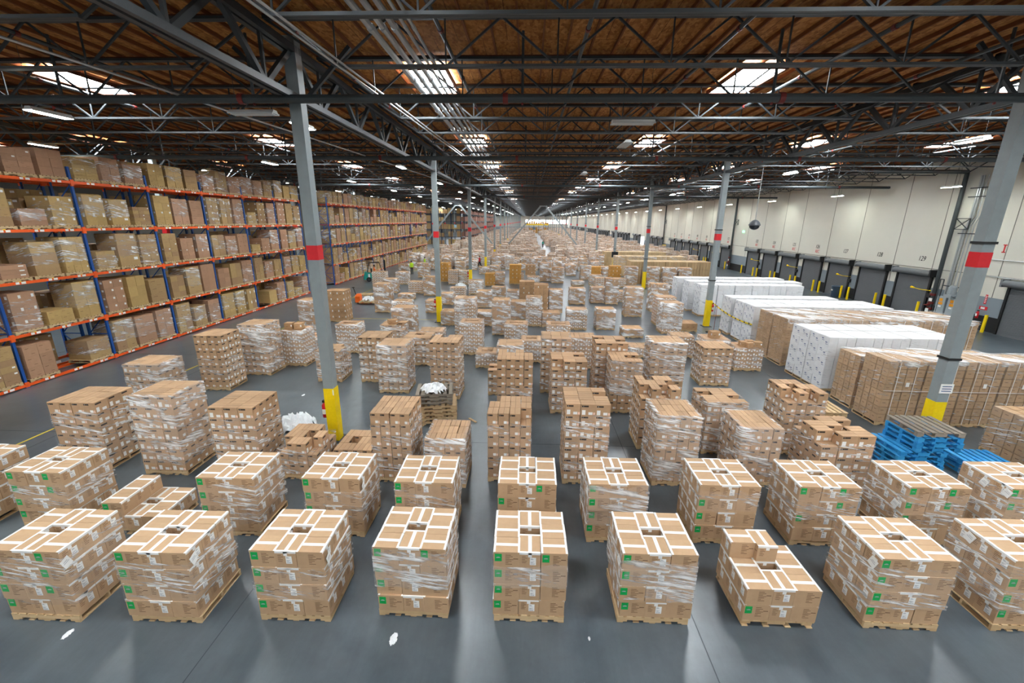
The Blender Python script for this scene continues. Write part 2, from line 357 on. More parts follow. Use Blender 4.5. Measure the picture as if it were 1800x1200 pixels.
def build_roof_steel():
    jm = joist_mesh(SPAN-.25).mesh('roof_joist', JOI)
    rest = {i: MB() for i in range(4)}
    k = 0; y = 3.2
    while y < YFAR-1:
        for i, (x, where) in enumerate(BAYS):
            if k < 40:
                thing('roof_joist', '%s open-web steel roof joist from the front over %s' % (ordn(k+1), where), 'roof joist', (x, y, 0), 0, 'open-web roof joists', jm)
            else:
                q = rest[i]; q.X = Matrix.Translation((x, y, 0)); t = joist_mesh(SPAN-.25, False); 
                base = len(q.v); q.v += [tuple(q.X @ Vector(v)) for v in t.v]; q.f += [tuple(base+a for a in f) for f in t.f]; q.m += t.m
        k += 1; y += 2.447
    mb = MB()
    for i in range(4):
        base = len(mb.v); mb.v += rest[i].v; mb.f += [tuple(base+a for a in f) for f in rest[i].f]; mb.m += rest[i].m
    o = one('roof_joists', mb, JOI, 'dense run of dark roof joists at the far end of the hall', 'roof joist', group='open-web roof joists'); o['kind'] = 'stuff'
    # girders over the column lines
    b = MB(); L = BAY/2; zt, zb = 10.62, 9.55
    for s in (-1, 1):
        b.box(s*.09-.06, -L+.02, zt-.08, s*.09+.06, L-.02, zt+.08, 0)
        b.box(s*.09-.05, -L+.16, zb-.07, s*.09+.05, L-.16, zb+.07, 1)
    n = 6; p = BAY/n
    for i in range(n):
        ya, yb = -L+i*p, -L+(i+1)*p; m = (ya+yb)/2
        b.bar((0, ya+.1, zt), (0, m, zb), .11, .12, 0); b.bar((0, m, zb), (0, yb-.1, zt), .11, .12, 0)
        b.bar((0, m, zb), (0, m, zt), .07, .07, 0)
    gm = b.mesh('roof_girder', ['steel_dark', 'steel_web'])
    for x, nm in ((-23.7, 'the columns behind the racks'), (XL, 'the left column line'), (XR, 'the right column line')):
        for k in range(-1, 20):
            lab = '%s deep girder truss from the front over %s' % (ordn(k+2), nm)
            thing('roof_girder', lab, 'girder', (x, X0+BAY*(k+.5), 0), 0, 'girder trusses over the columns', gm)
build_roof_steel()
def build_columns():
    w = .15; full = {}
    def col(x, y, k, side, guard, far):
        t = thing('steel_column', '%s grey square steel column from the front in the %s row' % (ordn(k+1), side) + (' with a yellow base' if guard and k < 8 else ''), 'column', (x, y, 0), 0, 'steel columns')
        if 'shaft' not in full:
            full['shaft'] = MB().box(-w, -w, .03, w, w, 10.9).mesh('shaft', ['col_grey'])
            full['base'] = MB().box(-.28, -.28, 0, .28, .28, .03).mesh('base_plate', ['steel_dark'])
            full['band'] = MB().box(-w-.006, -w-.006, 5.55, w+.006, w+.006, 5.94).mesh('red_band', ['red'])
            full['guard'] = MB().box(-w-.008, -w-.008, .03, w+.008, w+.008, 1.75).mesh('yellow_base', ['yellow'])
            b = MB()
            for z in (3.0, 6.15): b.box(-w-.03, -w-.03, z, w+.03, w+.03, z+.06)
            full['strap'] = b.mesh('strap', ['black'])
            b = MB().bar((-w-.05, 0, 9.5), (-w-1.3, 0, 10.7), .09, .09).bar((w+.05, 0, 9.5), (w+1.3, 0, 10.7), .09, .09); full['knee'] = b.mesh('knee_brace', ['steel_dark'])
        put('shaft', full['shaft'], t); put('base_plate', full['base'], t); put('red_band', full['band'], t)
        if guard: put('yellow_base', full['guard'], t)
        if k < 6 and side == 'right': put('strap', full['strap'], t)
        put('knee_brace', full['knee'], t)
        return t
    for k in range(-1, 20):
        y = X0+BAY*k
        if k >= 0:
            a = col(XL, y, k, 'left', True, k > 5); c = col(XR, y, k, 'right', True, k > 5)
            if k == 0:
                b = MB().box(.155, -.06, 1.46, .16, .03, 1.72, 0)
                put('paper_notice', MB().box(.12, -.165, 1.55, .155, -.158, 1.72, 0).mesh('paper_notice', ['label']), a)
                b = MB().box(-.16, -.17, 2.02, .19, -.155, 2.30, 0)
                for z in (2.23, 2.16, 2.09): b.box(-.12, -.174, z-.012, .14, -.169, z+.012, 1)
                put('white_sign', b.mesh('white_sign', ['label', 'navy']), c)
            if k == 3: put('junction_box', MB().box(-.42, -.42, 1.9, .42, -.16, 2.65, 0).mesh('junction_box', ['black']), c)
        col(-23.7, y, max(k, 0) if k >= 0 else 19, 'rack side', False, False) if k >= 0 else None
    # chevron braces
    for y, n in ((X0+5*BAY, 'nearer'), (X0+13*BAY, 'farther')):
        for xa, xb, nm in ((-23.7, XL, 'left bay'), (XL, XR, 'middle bay')):
            if n == 'farther' and nm == 'left bay': continue
            m = (xa+xb)/2; b = MB().bar((xa+.4, 0, .35), (m-.5, 0, 9.6), .3, .3).bar((xb-.4, 0, .35), (m+.5, 0, 9.6), .3, .3).box(m-.8, -.2, 9.45, m+.8, .2, 9.65)
            one('chevron_brace', b, ['col_grey'], '%s grey chevron brace spanning between the columns of the %s' % (n, nm), 'brace', (0, y+.02, 0), 0, 'chevron braces')
build_columns()
def build_services():
    # sprinkler mains
    for i, (y, z) in enumerate(((11.3, 9.42), (21.4, 9.42), (37.6, 9.42), (53.8, 9.42))):
        b = MB().tube((-40, y, z), (29, y, z), .1, 12, 0)
        x = -39.0
        while x < 29: b.tube((x-.06, y, z), (x+.06, y, z), .125, 12, 1); x += 6.4
        m = one('sprinkler_main', b, ['pipe', 'pipe_red'], '%s thick dark sprinkler main from the front, crossing below the joists' % ordn(i+1), 'pipe', group='sprinkler mains')
        for x in (-34, -26.5, -17.5, -11.5, -6.7, -.2, 5.6, 10.6, 16.5, 24):
            put('hanger', MB().tube((x, y, z+.1), (x, y, 10.8), .035, 6, 0).tube((x, y, z-.14), (x, y, z+.14), .03, 6, 1).mesh('hanger', ['pipe', 'pipe_red']), m)
    # branch lines along the hall
    x = -20.2; i = 0
    while x < 28:
        b = MB().tube((x, 2.5, 10.42), (x, 74, 10.42), .045, 8, 0); y = 4.0
        while y < 74:
            b.tube((x, y-.05, 10.42), (x, y+.05, 10.42), .06, 8, 1); y += 3.1
        i += 1
        one('sprinkler_branch', b, ['pipe', 'pipe_red'], '%s thin sprinkler branch pipe from the left, with dark red couplings under the roof' % ordn(i), 'pipe', group='sprinkler branch pipes'); x += 3.05
    for i, (x, r, z) in enumerate(((-2.95, .062, 10.05), (-2.72, .055, 10.05), (-2.5, .055, 10.05), (-2.3, .03, 10.05), (-2.15, .03, 10.05))):
        b = MB().tube((x, 1.5, z), (x-.5, 120, z), r, 8, 0); y = 3.0
        while y < 60: b.tube((x-.5*(y-1.5)/118.5, y-.07, z), (x-.5*(y-1.5)/118.5, y+.07, z), r*1.25, 8, 0); y += 3.05
        one('conduit', b, ['galv'], '%s silver conduit from the left in the bundle running below the middle skylights' % ordn(i+1), 'conduit', group='silver conduits')
    for i, x in enumerate((-4.5, -4.35)):
        one('conduit', MB().tube((x, 1.5, 9.75), (-2.9+.15*i, 34, 9.75), .022, 8, 0), ['galv'], '%s thin silver conduit slanting across the wide conduit bundle' % ('left', 'right')[i], 'conduit', group='silver conduits')
    one('conduit', MB().tube((-9.3, 1.5, 9.5), (-6.2, 40, 9.5), .025, 8, 0), ['galv'], 'thin pale conduit running beside the left girder truss', 'conduit', group='silver conduits')
build_services()
def build_lamps():
    body = MB().hexa([(-.14,-.61,.0),(.14,-.61,.0),(.14,.61,.0),(-.14,.61,.0),(-.08,-.61,.09),(.08,-.61,.09),(.08,.61,.09),(-.08,.61,.09)]).box(-.17,-.62,-.02,-.14,.62,.02).box(.14,-.62,-.02,.17,.62,.02).mesh('housing', ['housing'])
    on = MB().box(-.13,-.6,-.025,.13,.6,-.005).mesh('diffuser', ['lamp'])
    off = MB()
    for s in (-.09, -.03, .03, .09): off.tube((s,-.58,-.02),(s,.58,-.02),.013,8)
    off = off.mesh('tube', ['label']); wires = {}
    def lamp(x, y, z, lit, lab, turn=0, s=1.0):
        t = thing('high_bay_light', lab, 'light', (x, y, z), turn, 'hanging strip lights'); t.scale = (s*.88, s*.88, 1)
        put('housing', body, t); put('diffuser' if lit else 'tube', on if lit else off, t); L = round(DECK+.02-z, 2)
        if L not in wires: wires[L] = MB().tube((0,0,.09),(0,0,L),.006,5).mesh('hanger', ['steel_dark'])
        put('hanger', wires[L], t, (0, -.45, 0)); put('hanger', wires[L], t, (0, .45, 0))
    rows = [(-6.9, 14.0, 'beside the left columns'), (-13.2, 12.5, 'over the rack aisle'), (-22.0, 20.2, 'above the racks'), (14.9, 16.3, 'over the long wrapped rows')]
    for x, y0, nm in rows:
        for k in range(-2, 19):
            y = y0+10.4*k
            if y < -6: continue
            vis = y > 8
            lab = 'lit hanging strip light %s, %s from the front' % (nm, ordn(k+3 if not vis else k+1)) if vis else 'lit strip light %s, behind the view, %s' % (nm, ordn(k+3))
            lamp(x, y, 9.75 if x < -20 else 9.35, True, lab)
    for k in range(-3, 26):
        y = 30.4+10.6*k
        if y > YFAR-5 or (y < 18 and k > -3 and False): continue
        lamp(27.3, y, 8.95, True, 'lit strip light close to the dock wall, %s from the front' % ordn(k+4), 0, 1.1)
    for x, y, a, lab in ((-7.6, 12.7, math.pi/2, 'unlit strip light crosswise, left of the first left column'), (3.0, 13.9, math.pi/2, 'unlit strip light crosswise over the middle of the hall'), (3.55, 17.6, 0, 'unlit louvred strip light lengthwise over the middle of the hall'), (3.3, 28.0, 0, 'second unlit louvred strip light over the middle of the hall')):
        lamp(x, y, 9.4, False, lab, a, 1.15)
build_lamps()
def build_dock_items():
    T = WALLX-.02
    # camera dome
    t = thing('camera_dome', 'grey dome camera hanging on a long pole before the dock wall', 'camera', (15.0, 30.0, 6.2))
    put('pole', MB().tube((0,0,.6),(0,0,4.6),.025,8).mesh('pole', ['galv']), t)
    put('housing', MB().lathe([(0,.62),(.10,.60),(.22,.53),(.30,.43),(.34,.34),(.37,.30),(.37,.25),(.33,.23)], 20).mesh('housing', ['domegrey'], True), t)
    put('dome', MB().lathe([(.32,.26),(.30,.14),(.23,.04),(.12,-.02),(0,-.04)], 20).mesh('dome', ['mirror'], True), t)
    # dock lights on swing arms
    for num, y in ((129, 33.8), (127, 41.9), (125, 49.9), (123, 57.9), (121, 70.1), (119, 78.2)):
        yc = y-1.75
        t = thing('dock_light', 'yellow swing-arm dock light by the roller door numbered %d' % num, 'dock light', (T-.05, yc+.1, 1.95), 0, 'dock lights')
        put('arm', MB().bar((0,0,0),(-.3,.6,.02),.04,.04).bar((-.3,.6,.02),(-.42,.95,.08),.035,.035).mesh('arm', ['yellow']), t)
        put('lamp_head', MB().tube((-.42,.92,.08),(-.47,1.15,.12),.05,12,0,.085).mesh('lamp_head', ['yellow']), t)
        put('control_box', MB().box(-.14,-.18,-.5,0,.14,-.2).mesh('control_box', ['black']), t)
    # risers
    for i, (y, r, z0, nm) in enumerate(((31.65, .13, .4, 'near'), (64.1, .13, .4, 'far'), (96.4, .13, .4, 'farthest'))):
        t = thing('fire_riser', 'thick dark sprinkler riser on the dock wall, the %s one' % nm, 'pipe', (T-.25, y, 0), 0, 'sprinkler risers')
        put('pipe', MB().tube((0,0,.1),(0,0,10.0),r,12).tube((0,0,10.0),(-6,0,10.0),r,12).mesh('pipe', ['pipe']), t)
        b = MB()
        for z in (.75, 1.15, 1.75): b.tube((0,0,z-.08),(0,0,z+.08),.2,12)
        put('valve', b.tube((-.3,0,1.0),(.1,0,1.0),.08,8).lathe([(0,.02),(.16,.02),(.16,-.02),(0,-.02)],12,0,(-.3,0,1.0)).mesh('valve', ['pipe_red']), t)
        put('gauge_tag', MB().box(-.17,-.16,1.28,-.14,.06,1.5).box(-.22,-.12,.5,-.19,.1,.75).mesh('gauge_tag', ['label']), t)
        put('drain_pipe', MB().tube((-.1,-.35,.2),(-.1,-.35,2.9),.03,8).tube((-.1,-.6,.2),(-.1,-.6,2.9),.03,8).tube((-.1,-.35,2.9),(-.1,-.6,2.9),.03,8).mesh('drain_pipe', ['pipe']), t)
        put('wall_bracket', MB().bar((0,-.15,7.0),(0,-1.1,7.0),.05,.05).bar((0,-.15,6.3),(0,-1.1,6.3),.05,.05).bar((0,-1.1,6.3),(0,-1.1,7.0),.05,.05).bar((0,-.15,6.3),(0,-1.1,7.0),.04,.04).bar((0,-.15,7.0),(0,-1.1,6.3),.04,.04).mesh('wall_bracket', ['steel_dark']), t)
    # conduit cluster above the cabinets
    for i, (y, r) in enumerate(((30.95, .07), (30.8, .05), (30.55, .035), (30.3, .035), (30.05, .05), (29.75, .03), (29.45, .03))):
        b = MB().tube((-.12,0,1.75),(-.12,0,6.2+.15*i),r,8).tube((-.12,0,6.2+.15*i),(-.12,-.25,6.8+.15*i),r,8).tube((-.12,-.25,6.8+.15*i),(-.12,-.25,9.7),r,8)
        one('wall_conduit', b, ['galv'], '%s conduit from the left rising over the grey cabinets on the dock wall' % ordn(i+1), 'conduit', (T, y, 0), 0, 'conduits over the cabinets')
    for i, z in enumerate((8.9, 8.35, 6.0, 2.45)):
        one('strut_rail', MB().box(-.2,-1.6,z,-.15,1.0,z+.06), ['steel_dark'], '%s strut rail from the top holding the dock wall conduits' % ordn(i+1), 'rail', (T, 30.2, 0), 0, 'conduit strut rails')
    for i, y in enumerate((30.85, 30.05)):
        t = thing('electrical_cabinet', '%s grey electrical cabinet with amber warning signs on the dock wall' % ('left', 'right')[i], 'cabinet', (T, y, 0), 0, 'electrical cabinets')
        put('body', MB().box(-.35,-.33,.55,0,.33,1.75).mesh('body', ['panel']), t); put('door', MB().box(-.37,-.31,.57,-.35,.31,1.73).mesh('door', ['panel']), t)
        put('warning_sign', MB().box(-.378,-.12,1.4,-.37,.12,1.62).box(-.378,-.16,1.18,-.37,.14,1.36).mesh('warning_sign', ['amber']), t)
        put('notice', MB().box(-.378,-.1,1.0,-.37,.12,1.12).mesh('notice', ['label']), t); put('plinth', MB().box(-.33,-.3,0,0,.3,.55).mesh('plinth', ['black']), t)
    one('transformer', MB().lathe([(0,0),(.2,0),(.22,.1),(.22,.5),(.16,.6),(0,.6)],14,0,(-.5,0,2.0)).box(-.75,-.25,1.9,-.2,.25,2.0).box(-.75,-.25,1.78,-.7,.25,1.9), ['panel'], 'grey drum transformer on a bracket above the cabinets', 'transformer', (T, 30.1, 0))
    t = thing('fire_extinguisher', 'red extinguisher hung on the dock wall under a red sign', 'extinguisher', (T-.15, 28.4, .75))
    put('cylinder', MB().lathe([(0,0),(.08,0),(.08,.38),(.04,.44),(.02,.47)],12).mesh('cylinder', ['red'], True), t); put('valve', MB().box(-.04,-.05,.46,.03,.05,.52).mesh('valve', ['black']), t); put('label', MB().box(-.082,-.05,.14,-.079,.05,.3).mesh('label', ['label']), t)
    one('extinguisher_sign', MB().box(-.02,-.3,0,0,.2,.22,0).box(-.024,-.16,.05,-.02,.1,.17,1), ['red', 'label'], 'red sign with a white panel over the wall extinguisher', 'sign', (T, 28.35, 1.32))
    b = MB().box(-.015,-.07,0,0,.07,.6,0)
    for z in (.08,.18,.28,.38,.48): b.box(-.018,-.045,z,-.015,.045,z+.045,1)
    one('vertical_sign', b, ['red', 'label'], 'narrow upright red sign above the extinguisher sign', 'sign', (T, 28.3, 1.7))
    for i, (z, y0, y1) in enumerate(((4.5, 24.5, 29.3), (3.46, 24.5, 29.0))):
        one('wall_pipe', MB().tube((0,y0,0),(0,y1,0),.025,8), ['galv'], '%s level pipe on the wall above the unnumbered roller door' % ('upper','lower')[i], 'pipe', (T-.06, 0, z), 0, 'level wall pipes')
    t = thing('exit_sign', 'small lit green exit sign high on the dock wall', 'sign', (T, 61.6, 5.3)); put('lit_panel', MB().box(-.06,-.22,0,0,.22,.25).mesh('lit_panel', ['exit']), t)
    t = thing('trash_bin', 'blue-grey plastic trash bin between bollards before dock door 127', 'bin', (28.75, 40.75, 0))
    put('tub', MB().lathe([(0,.02),(.3,.02),(.33,.05),(.38,.95),(.41,.97),(.41,1.02),(.36,1.02),(.32,.1),(0,.1)],18).mesh('tub', ['binblue'], True), t); put('notice', MB().box(-.385,-.1,.6,-.365,.1,.72).mesh('notice', ['label']), t)
    t = thing('dock_cabinet', 'yellow upright cabinet at the dock wall between two door groups', 'cabinet', (T-.35, 95.0, 0)); put('body', MB().box(-.3,-.35,0,.3,.35,1.9).mesh('body', ['yellow']), t)
build_dock_items()
# ================================================================== PALLETS AND CARTONS
def pallet_mb(w=1.2, d=1.02, blocks=False):
    b = MB()
    if blocks:
        for y in (.05, d/2, d-.05):
            for x in (-w/2+.07, 0, w/2-.07): b.box(x-.07, y-.05, .02, x+.07, y+.05, .105)
            b.box(-w/2, y-.05, 0, w/2, y+.05, .02); b.box(-w/2, y-.05, .095, w/2, y+.05, .112)
    else:
        for y in (.02, d/2, d-.02):
            b.box(-w/2, y-.02, .055, w/2, y+.02, .112)
            for x0, x1 in ((-w/2, -w/2+.17), (-.15, .15), (w/2-.17, w/2)): b.box(x0, y-.02, .018, x1, y+.02, .056)
        for i in range(5):
            x = -w/2+.05+i*(w-.1)/4; b.box(x-.05, 0, 0, x+.05, d, .018)
    n = 8 if not blocks else 7
    for i in range(n):
        x = -w/2+.05+i*(w-.1)/(n-1); b.box(x-.052, 0, .112, x+.052, d, .135)
    return b
PAL = {k: pallet_mb().mesh('pallet', [k]) for k in ('pal', 'pal_old')}
PH = .135
def free_pallet(label, loc, rz, mat, group, blocks=False, cache={}):
    t = thing('pallet', label, 'pallet', loc, rz, group)
    key = (mat, blocks)
    if key not in cache:
        w, d = 1.2, 1.05; top = MB(); n = 7
        for i in range(n): x = -w/2+.06+i*(w-.12)/(n-1); top.box(x-.058, 0, .115, x+.058, d, .138)
        s = MB().box(-w/2, -.02, .06 if not blocks else .1, w/2, .02, .115)
        for x0, x1 in ((-w/2, -w/2+.17), (-.15, .15), (w/2-.17, w/2)): s.box(x0, -.02 if not blocks else -.05, .018, x1, .02 if not blocks else .05, .062 if not blocks else .112)
        bt = MB()
        for i in range(4): x = -w/2+.06+i*(w-.12)/3; bt.box(x-.05, 0, 0, x+.05, d, .018)
        cache[key] = (top.mesh('deck_boards', [mat]), s.mesh('stringer', [mat]), bt.mesh('bottom_boards', [mat]))
    a, s, c = cache[key]
    put('deck_boards', a, t); put('bottom_boards', c, t)
    for y in (.06, .525, .99): put('stringer', s, t, (0, y, 0))
    return t
# carton generators: local frame, x along the front, base centre at the origin
CSZ = {'B': (.39, .278, .305), 'C': (.236, .2, .196), 'D': (.38, .36, .395), 'O': (.38, .36, .395), 'K': (.3, .3, .27), 'W': (.4, .6, .43), 'T': (.3, .3, .78)}
CM = {'B': 'cardB', 'C': 'cardC', 'D': 'cardD', 'O': 'cardO', 'K': 'cardK', 'W': 'cardW', 'T': 'cardT'}
CMATS = ['label', 'logo', 'pink', 'tape', 'print', 'navy']
def carton_into(b, kind, cx, cy, cz, sx, sy, sz, short_front=False, rnd=None):
    """adds one carton whose -y face is the front"""
    x0, x1, y0, y1, z1 = cx-sx/2, cx+sx/2, cy-sy/2, cy+sy/2, cz+sz
    b.box(x0, y0, cz, x1, y1, z1, 0)
    e = .0015
    def patch(side, u0, u1, v0, v1, mi):       # u across the face as seen from outside (0..1), v up in metres
        za, zb = cz+v0*sz, cz+v1*sz
        if side == 'f': xa, xb = x0+u0*sx, x0+u1*sx; b.quad((xa, y0-e, za), (xb, y0-e, za), (xb, y0-e, zb), (xa, y0-e, zb), mi)
        if side == 'b': xa, xb = x1-u0*sx, x1-u1*sx; b.quad((xa, y1+e, za), (xb, y1+e, za), (xb, y1+e, zb), (xa, y1+e, zb), mi)
        if side == 'r': ya, yb = y0+u0*sy, y0+u1*sy; b.quad((x1+e, ya, za), (x1+e, yb, za), (x1+e, yb, zb), (x1+e, ya, zb), mi)
        if side == 'l': ya, yb = y1-u0*sy, y1-u1*sy; b.quad((x0-e, ya, za), (x0-e, yb, za), (x0-e, yb, zb), (x0-e, ya, zb), mi)
    if kind == 'B':
        for s in 'fb':
            patch(s, .07, .52, .76, .90, 2); patch(s, .16, .18, .78, .88, 1)
            if not short_front: patch(s, .08, .32, .08, .50, 1)
            patch(s, .52, .80, .08, .32, 1); patch(s, .84, .97, .08, .30, 3)
        for s in 'lr':
            patch(s, .07, .52, .76, .90, 2)
            if short_front: patch(s, .08, .30, .08, .50, 1)
            patch(s, .50, .82, .08, .32, 1)
        (b.quad((x0, cy-.004, z1+e), (x1, cy-.004, z1+e), (x1, cy+.004, z1+e), (x0, cy+.004, z1+e), 5) if not short_front else b.quad((cx-.004, y0, z1+e), (cx+.004, y0, z1+e), (cx+.004, y1, z1+e), (cx-.004, y1, z1+e), 5))
    elif kind == 'C':
        for s in 'fblr': patch(s, .10, .42, .25, .70, 1); patch(s, .60, .92, .12, .40, 1 if s in 'fr' else 3)
    elif kind in 'DO':
        r = (rnd or RND).random()
        for s in 'fblr':
            if r < .6: patch(s, .80, .97, .45, .75, 1)
            patch(s, .2, .5, .45, .48, 5); patch(s, .2, .42, .38, .41, 5)
        b.quad((x0, cy-.004, z1+e), (x1, cy-.004, z1+e), (x1, cy+.004, z1+e), (x0, cy+.004, z1+e), 5)
    elif kind == 'K':
        for s in 'fblr': patch(s, .25, .6, .55, .62, 5)
    elif kind == 'W':
        for s in 'lr':
            for (u, v) in ((.22, .68), (.62, .40)):
                for k in range(3): patch(s, u+k*.06, u+.055+k*.06, v+.02*(k % 2), v+.12, 6); patch(s, u+.04+k*.08, u+.085+k*.08, v-.15, v-.07, 6)
        patch('f', .2, .5, .45, .47, 1)
    elif kind == 'R':
        r = (rnd or RND).random()
        for s in 'fblr':
            if r > .5: patch(s, .15, .4, .72, .76, 5); patch(s, .5, .75, .2, .23, 5)
            if r < .30: patch(s, .7, .9, .55, .8, 1)
        b.quad((x0, cy-.004, z1+e), (x1, cy-.004, z1+e), (x1, cy+.004, z1+e), (x0, cy+.004, z1+e), 5)
def mats_for(kind, card_key=None): return [card_key or CM[kind]]+CMATS
CART = {}
def carton_mesh(kind, sx, sy, sz, short=False, key=None):
    k = (kind, round(sx, 3), round(sy, 3), round(sz, 3), short, key)
    if k not in CART:
        b = MB(); carton_into(b, kind, 0, 0, 0, sx, sy, sz, short); CART[k] = b.mesh('carton', mats_for(kind, key))
    return CART[k]
def layout(kind, w, d, nl, pattern=None, hollow=False, drop=0, rnd=RND):
    """cartons of a block stack: (x, y, layer, sx, sy, short, boundary)"""
    sx, sy, sz = CSZ[kind]; short = False
    if kind == 'B':
        nx, ny = (3, 4) if pattern != 4 else (4, 3); short = pattern == 4
        if short: sx, sy = sy, sx
    else: nx, ny = max(1, round(w/sx)), max(1, round(d/sy))
    px, py = w/nx, d/ny; out = []
    for l in range(nl):
        top = l == nl-1
        dropped = set(rnd.sample([(i, j) for i in range(nx) for j in range(ny)], drop)) if (top and drop) else set()
        for i in range(nx):
            for j in range(ny):
                if (i, j) in dropped: continue
                edge = i in (0, nx-1) or j in (0, ny-1)
                if hollow and ny >= 4 and j == ny//2 and 0 < i < nx-1: continue
                if not edge and l < nl-2: continue
                x = -w/2+px*(i+.5); y = py*(j+.5)
                gp = {'K': .022, 'T': .03}.get(kind, .012)
                out.append((x, y, l, px-gp, py-gp, short, i, j, nx, ny))
    return out, sz
FILMED = {}
def wrap_mesh(w, d, z0, z1, mat, fold=True):
    k = (round(w, 2), round(d, 2), round(z0, 2), round(z1, 2), mat, fold)
    if k in FILMED: return FILMED[k]
    b = MB(); e = .012; x0, x1, y0, y1 = -w/2-e, w/2+e, -e, d+e; n = 6; r = random.Random(len(FILMED))
    cor = [(x0, y0), (x1, y0), (x1, y1), (x0, y1)]; ring = []
    for a in range(4):
        p, q = cor[a], cor[(a+1) % 4]
        for i in range(n): ring.append((p[0]+(q[0]-p[0])*i/n, p[1]+(q[1]-p[1])*i/n))
    rows = []; nz = 4; N = len(ring)
    for j in range(nz+1):
        z = z0+(z1-z0)*j/nz; row = []
        for i, (x, y) in enumerate(ring):
            zz = z+(r.uniform(-.05, .05) if j in (0, nz) and not (fold and j == nz) else 0)
            k_ = 1+(r.uniform(0, .012) if i % n else 0)
            row.append((x*k_, d/2+(y-d/2)*k_, zz))
        rows.append(row)
    if fold: rows.append([(x*.86, d/2+(y-d/2)*.86, z1+.006+r.uniform(0, .012)) for x, y in ring])
    idx = [b.add(rw) for rw in rows]
    for j in range(len(rows)-1):
        for i in range(N): b.f.append((idx[j]+i, idx[j]+(i+1) % N, idx[j+1]+(i+1) % N, idx[j+1]+i)); b.m.append(0)
    FILMED[k] = b.mesh('stretch_wrap', [mat], True); return FILMED[k]
STACK = {}
def stack_mesh(kind, w, d, nl, variant, pattern=None, hollow=False, drop=0, key=None, only=None):
    k = (kind, round(w, 1), round(d, 1), nl, variant, pattern, hollow, drop, key, only)
    if k in STACK: return STACK[k]
    r = random.Random(hash((kind, nl, variant)) % 9999 if False else nl*7+variant*31+ord(kind))
    L, sz = layout(kind, w, d, nl, pattern, hollow, drop, r); b = MB()
    for (x, y, l, sx, sy, short, i, j, nx, ny) in L:
        if only and not only(i, j, l, nx, ny, nl): continue
        carton_into(b, kind, x+r.uniform(-.006, .006), y+r.uniform(-.006, .006), PH+l*sz, sx, sy, sz-(.014 if kind in 'KT' else .003), short, r)
    STACK[k] = b.mesh('carton_stack', mats_for(kind, key)); return STACK[k]
def block_load(kind, X, Y, w, d, nl, label, group, detail=0, pattern=None, hollow=False, drop=0, wrap=None, z=0, rz=0, key=None, pal='pal', variant=0, name='pallet_load'):
    """detail 2: each carton its own part; 1: visible cartons are parts, the inner rest one part; 0: one stack part"""
    t = thing(name, label, 'pallet load', (X, Y, z), rz, group)
    put('pallet', PAL[pal], t, scale=(w/1.2, d/1.02, 1))
    sz = CSZ[kind][2]
    if detail:
        L, sz = layout(kind, w, d, nl, pattern, hollow, drop); rest = MB(); left = X > 0; cnt = 0
        for (x, y, l, sx, sy, short, i, j, nx, ny) in L:
            vis = j == 0 or l == nl-1 or (i == 0 if left else i == nx-1)
            if (detail == 2 or vis) and cnt < 98:
                cnt += 1; put('carton', carton_mesh(kind, sx, sy, sz-.003, short, key), t, (x+RND.uniform(-.006, .006), y+RND.uniform(-.008, .008), PH+l*sz), RND.uniform(-.02, .02))
            else: carton_into(rest, kind, x, y, PH+l*sz, sx, sy, sz-.003, short)
        if rest.v: put('hidden_cartons', rest.mesh('hidden_cartons', mats_for(kind, key)), t, kind='stuff')
    else:
        put('carton_stack', stack_mesh(kind, w, d, nl, variant, pattern, hollow, drop, key), t)
    if wrap:
        f, a, c = wrap; put('stretch_wrap', wrap_mesh(w, d, PH+a*nl*sz, PH+c*nl*sz, f, c >= 1 and not drop), t)
    return t
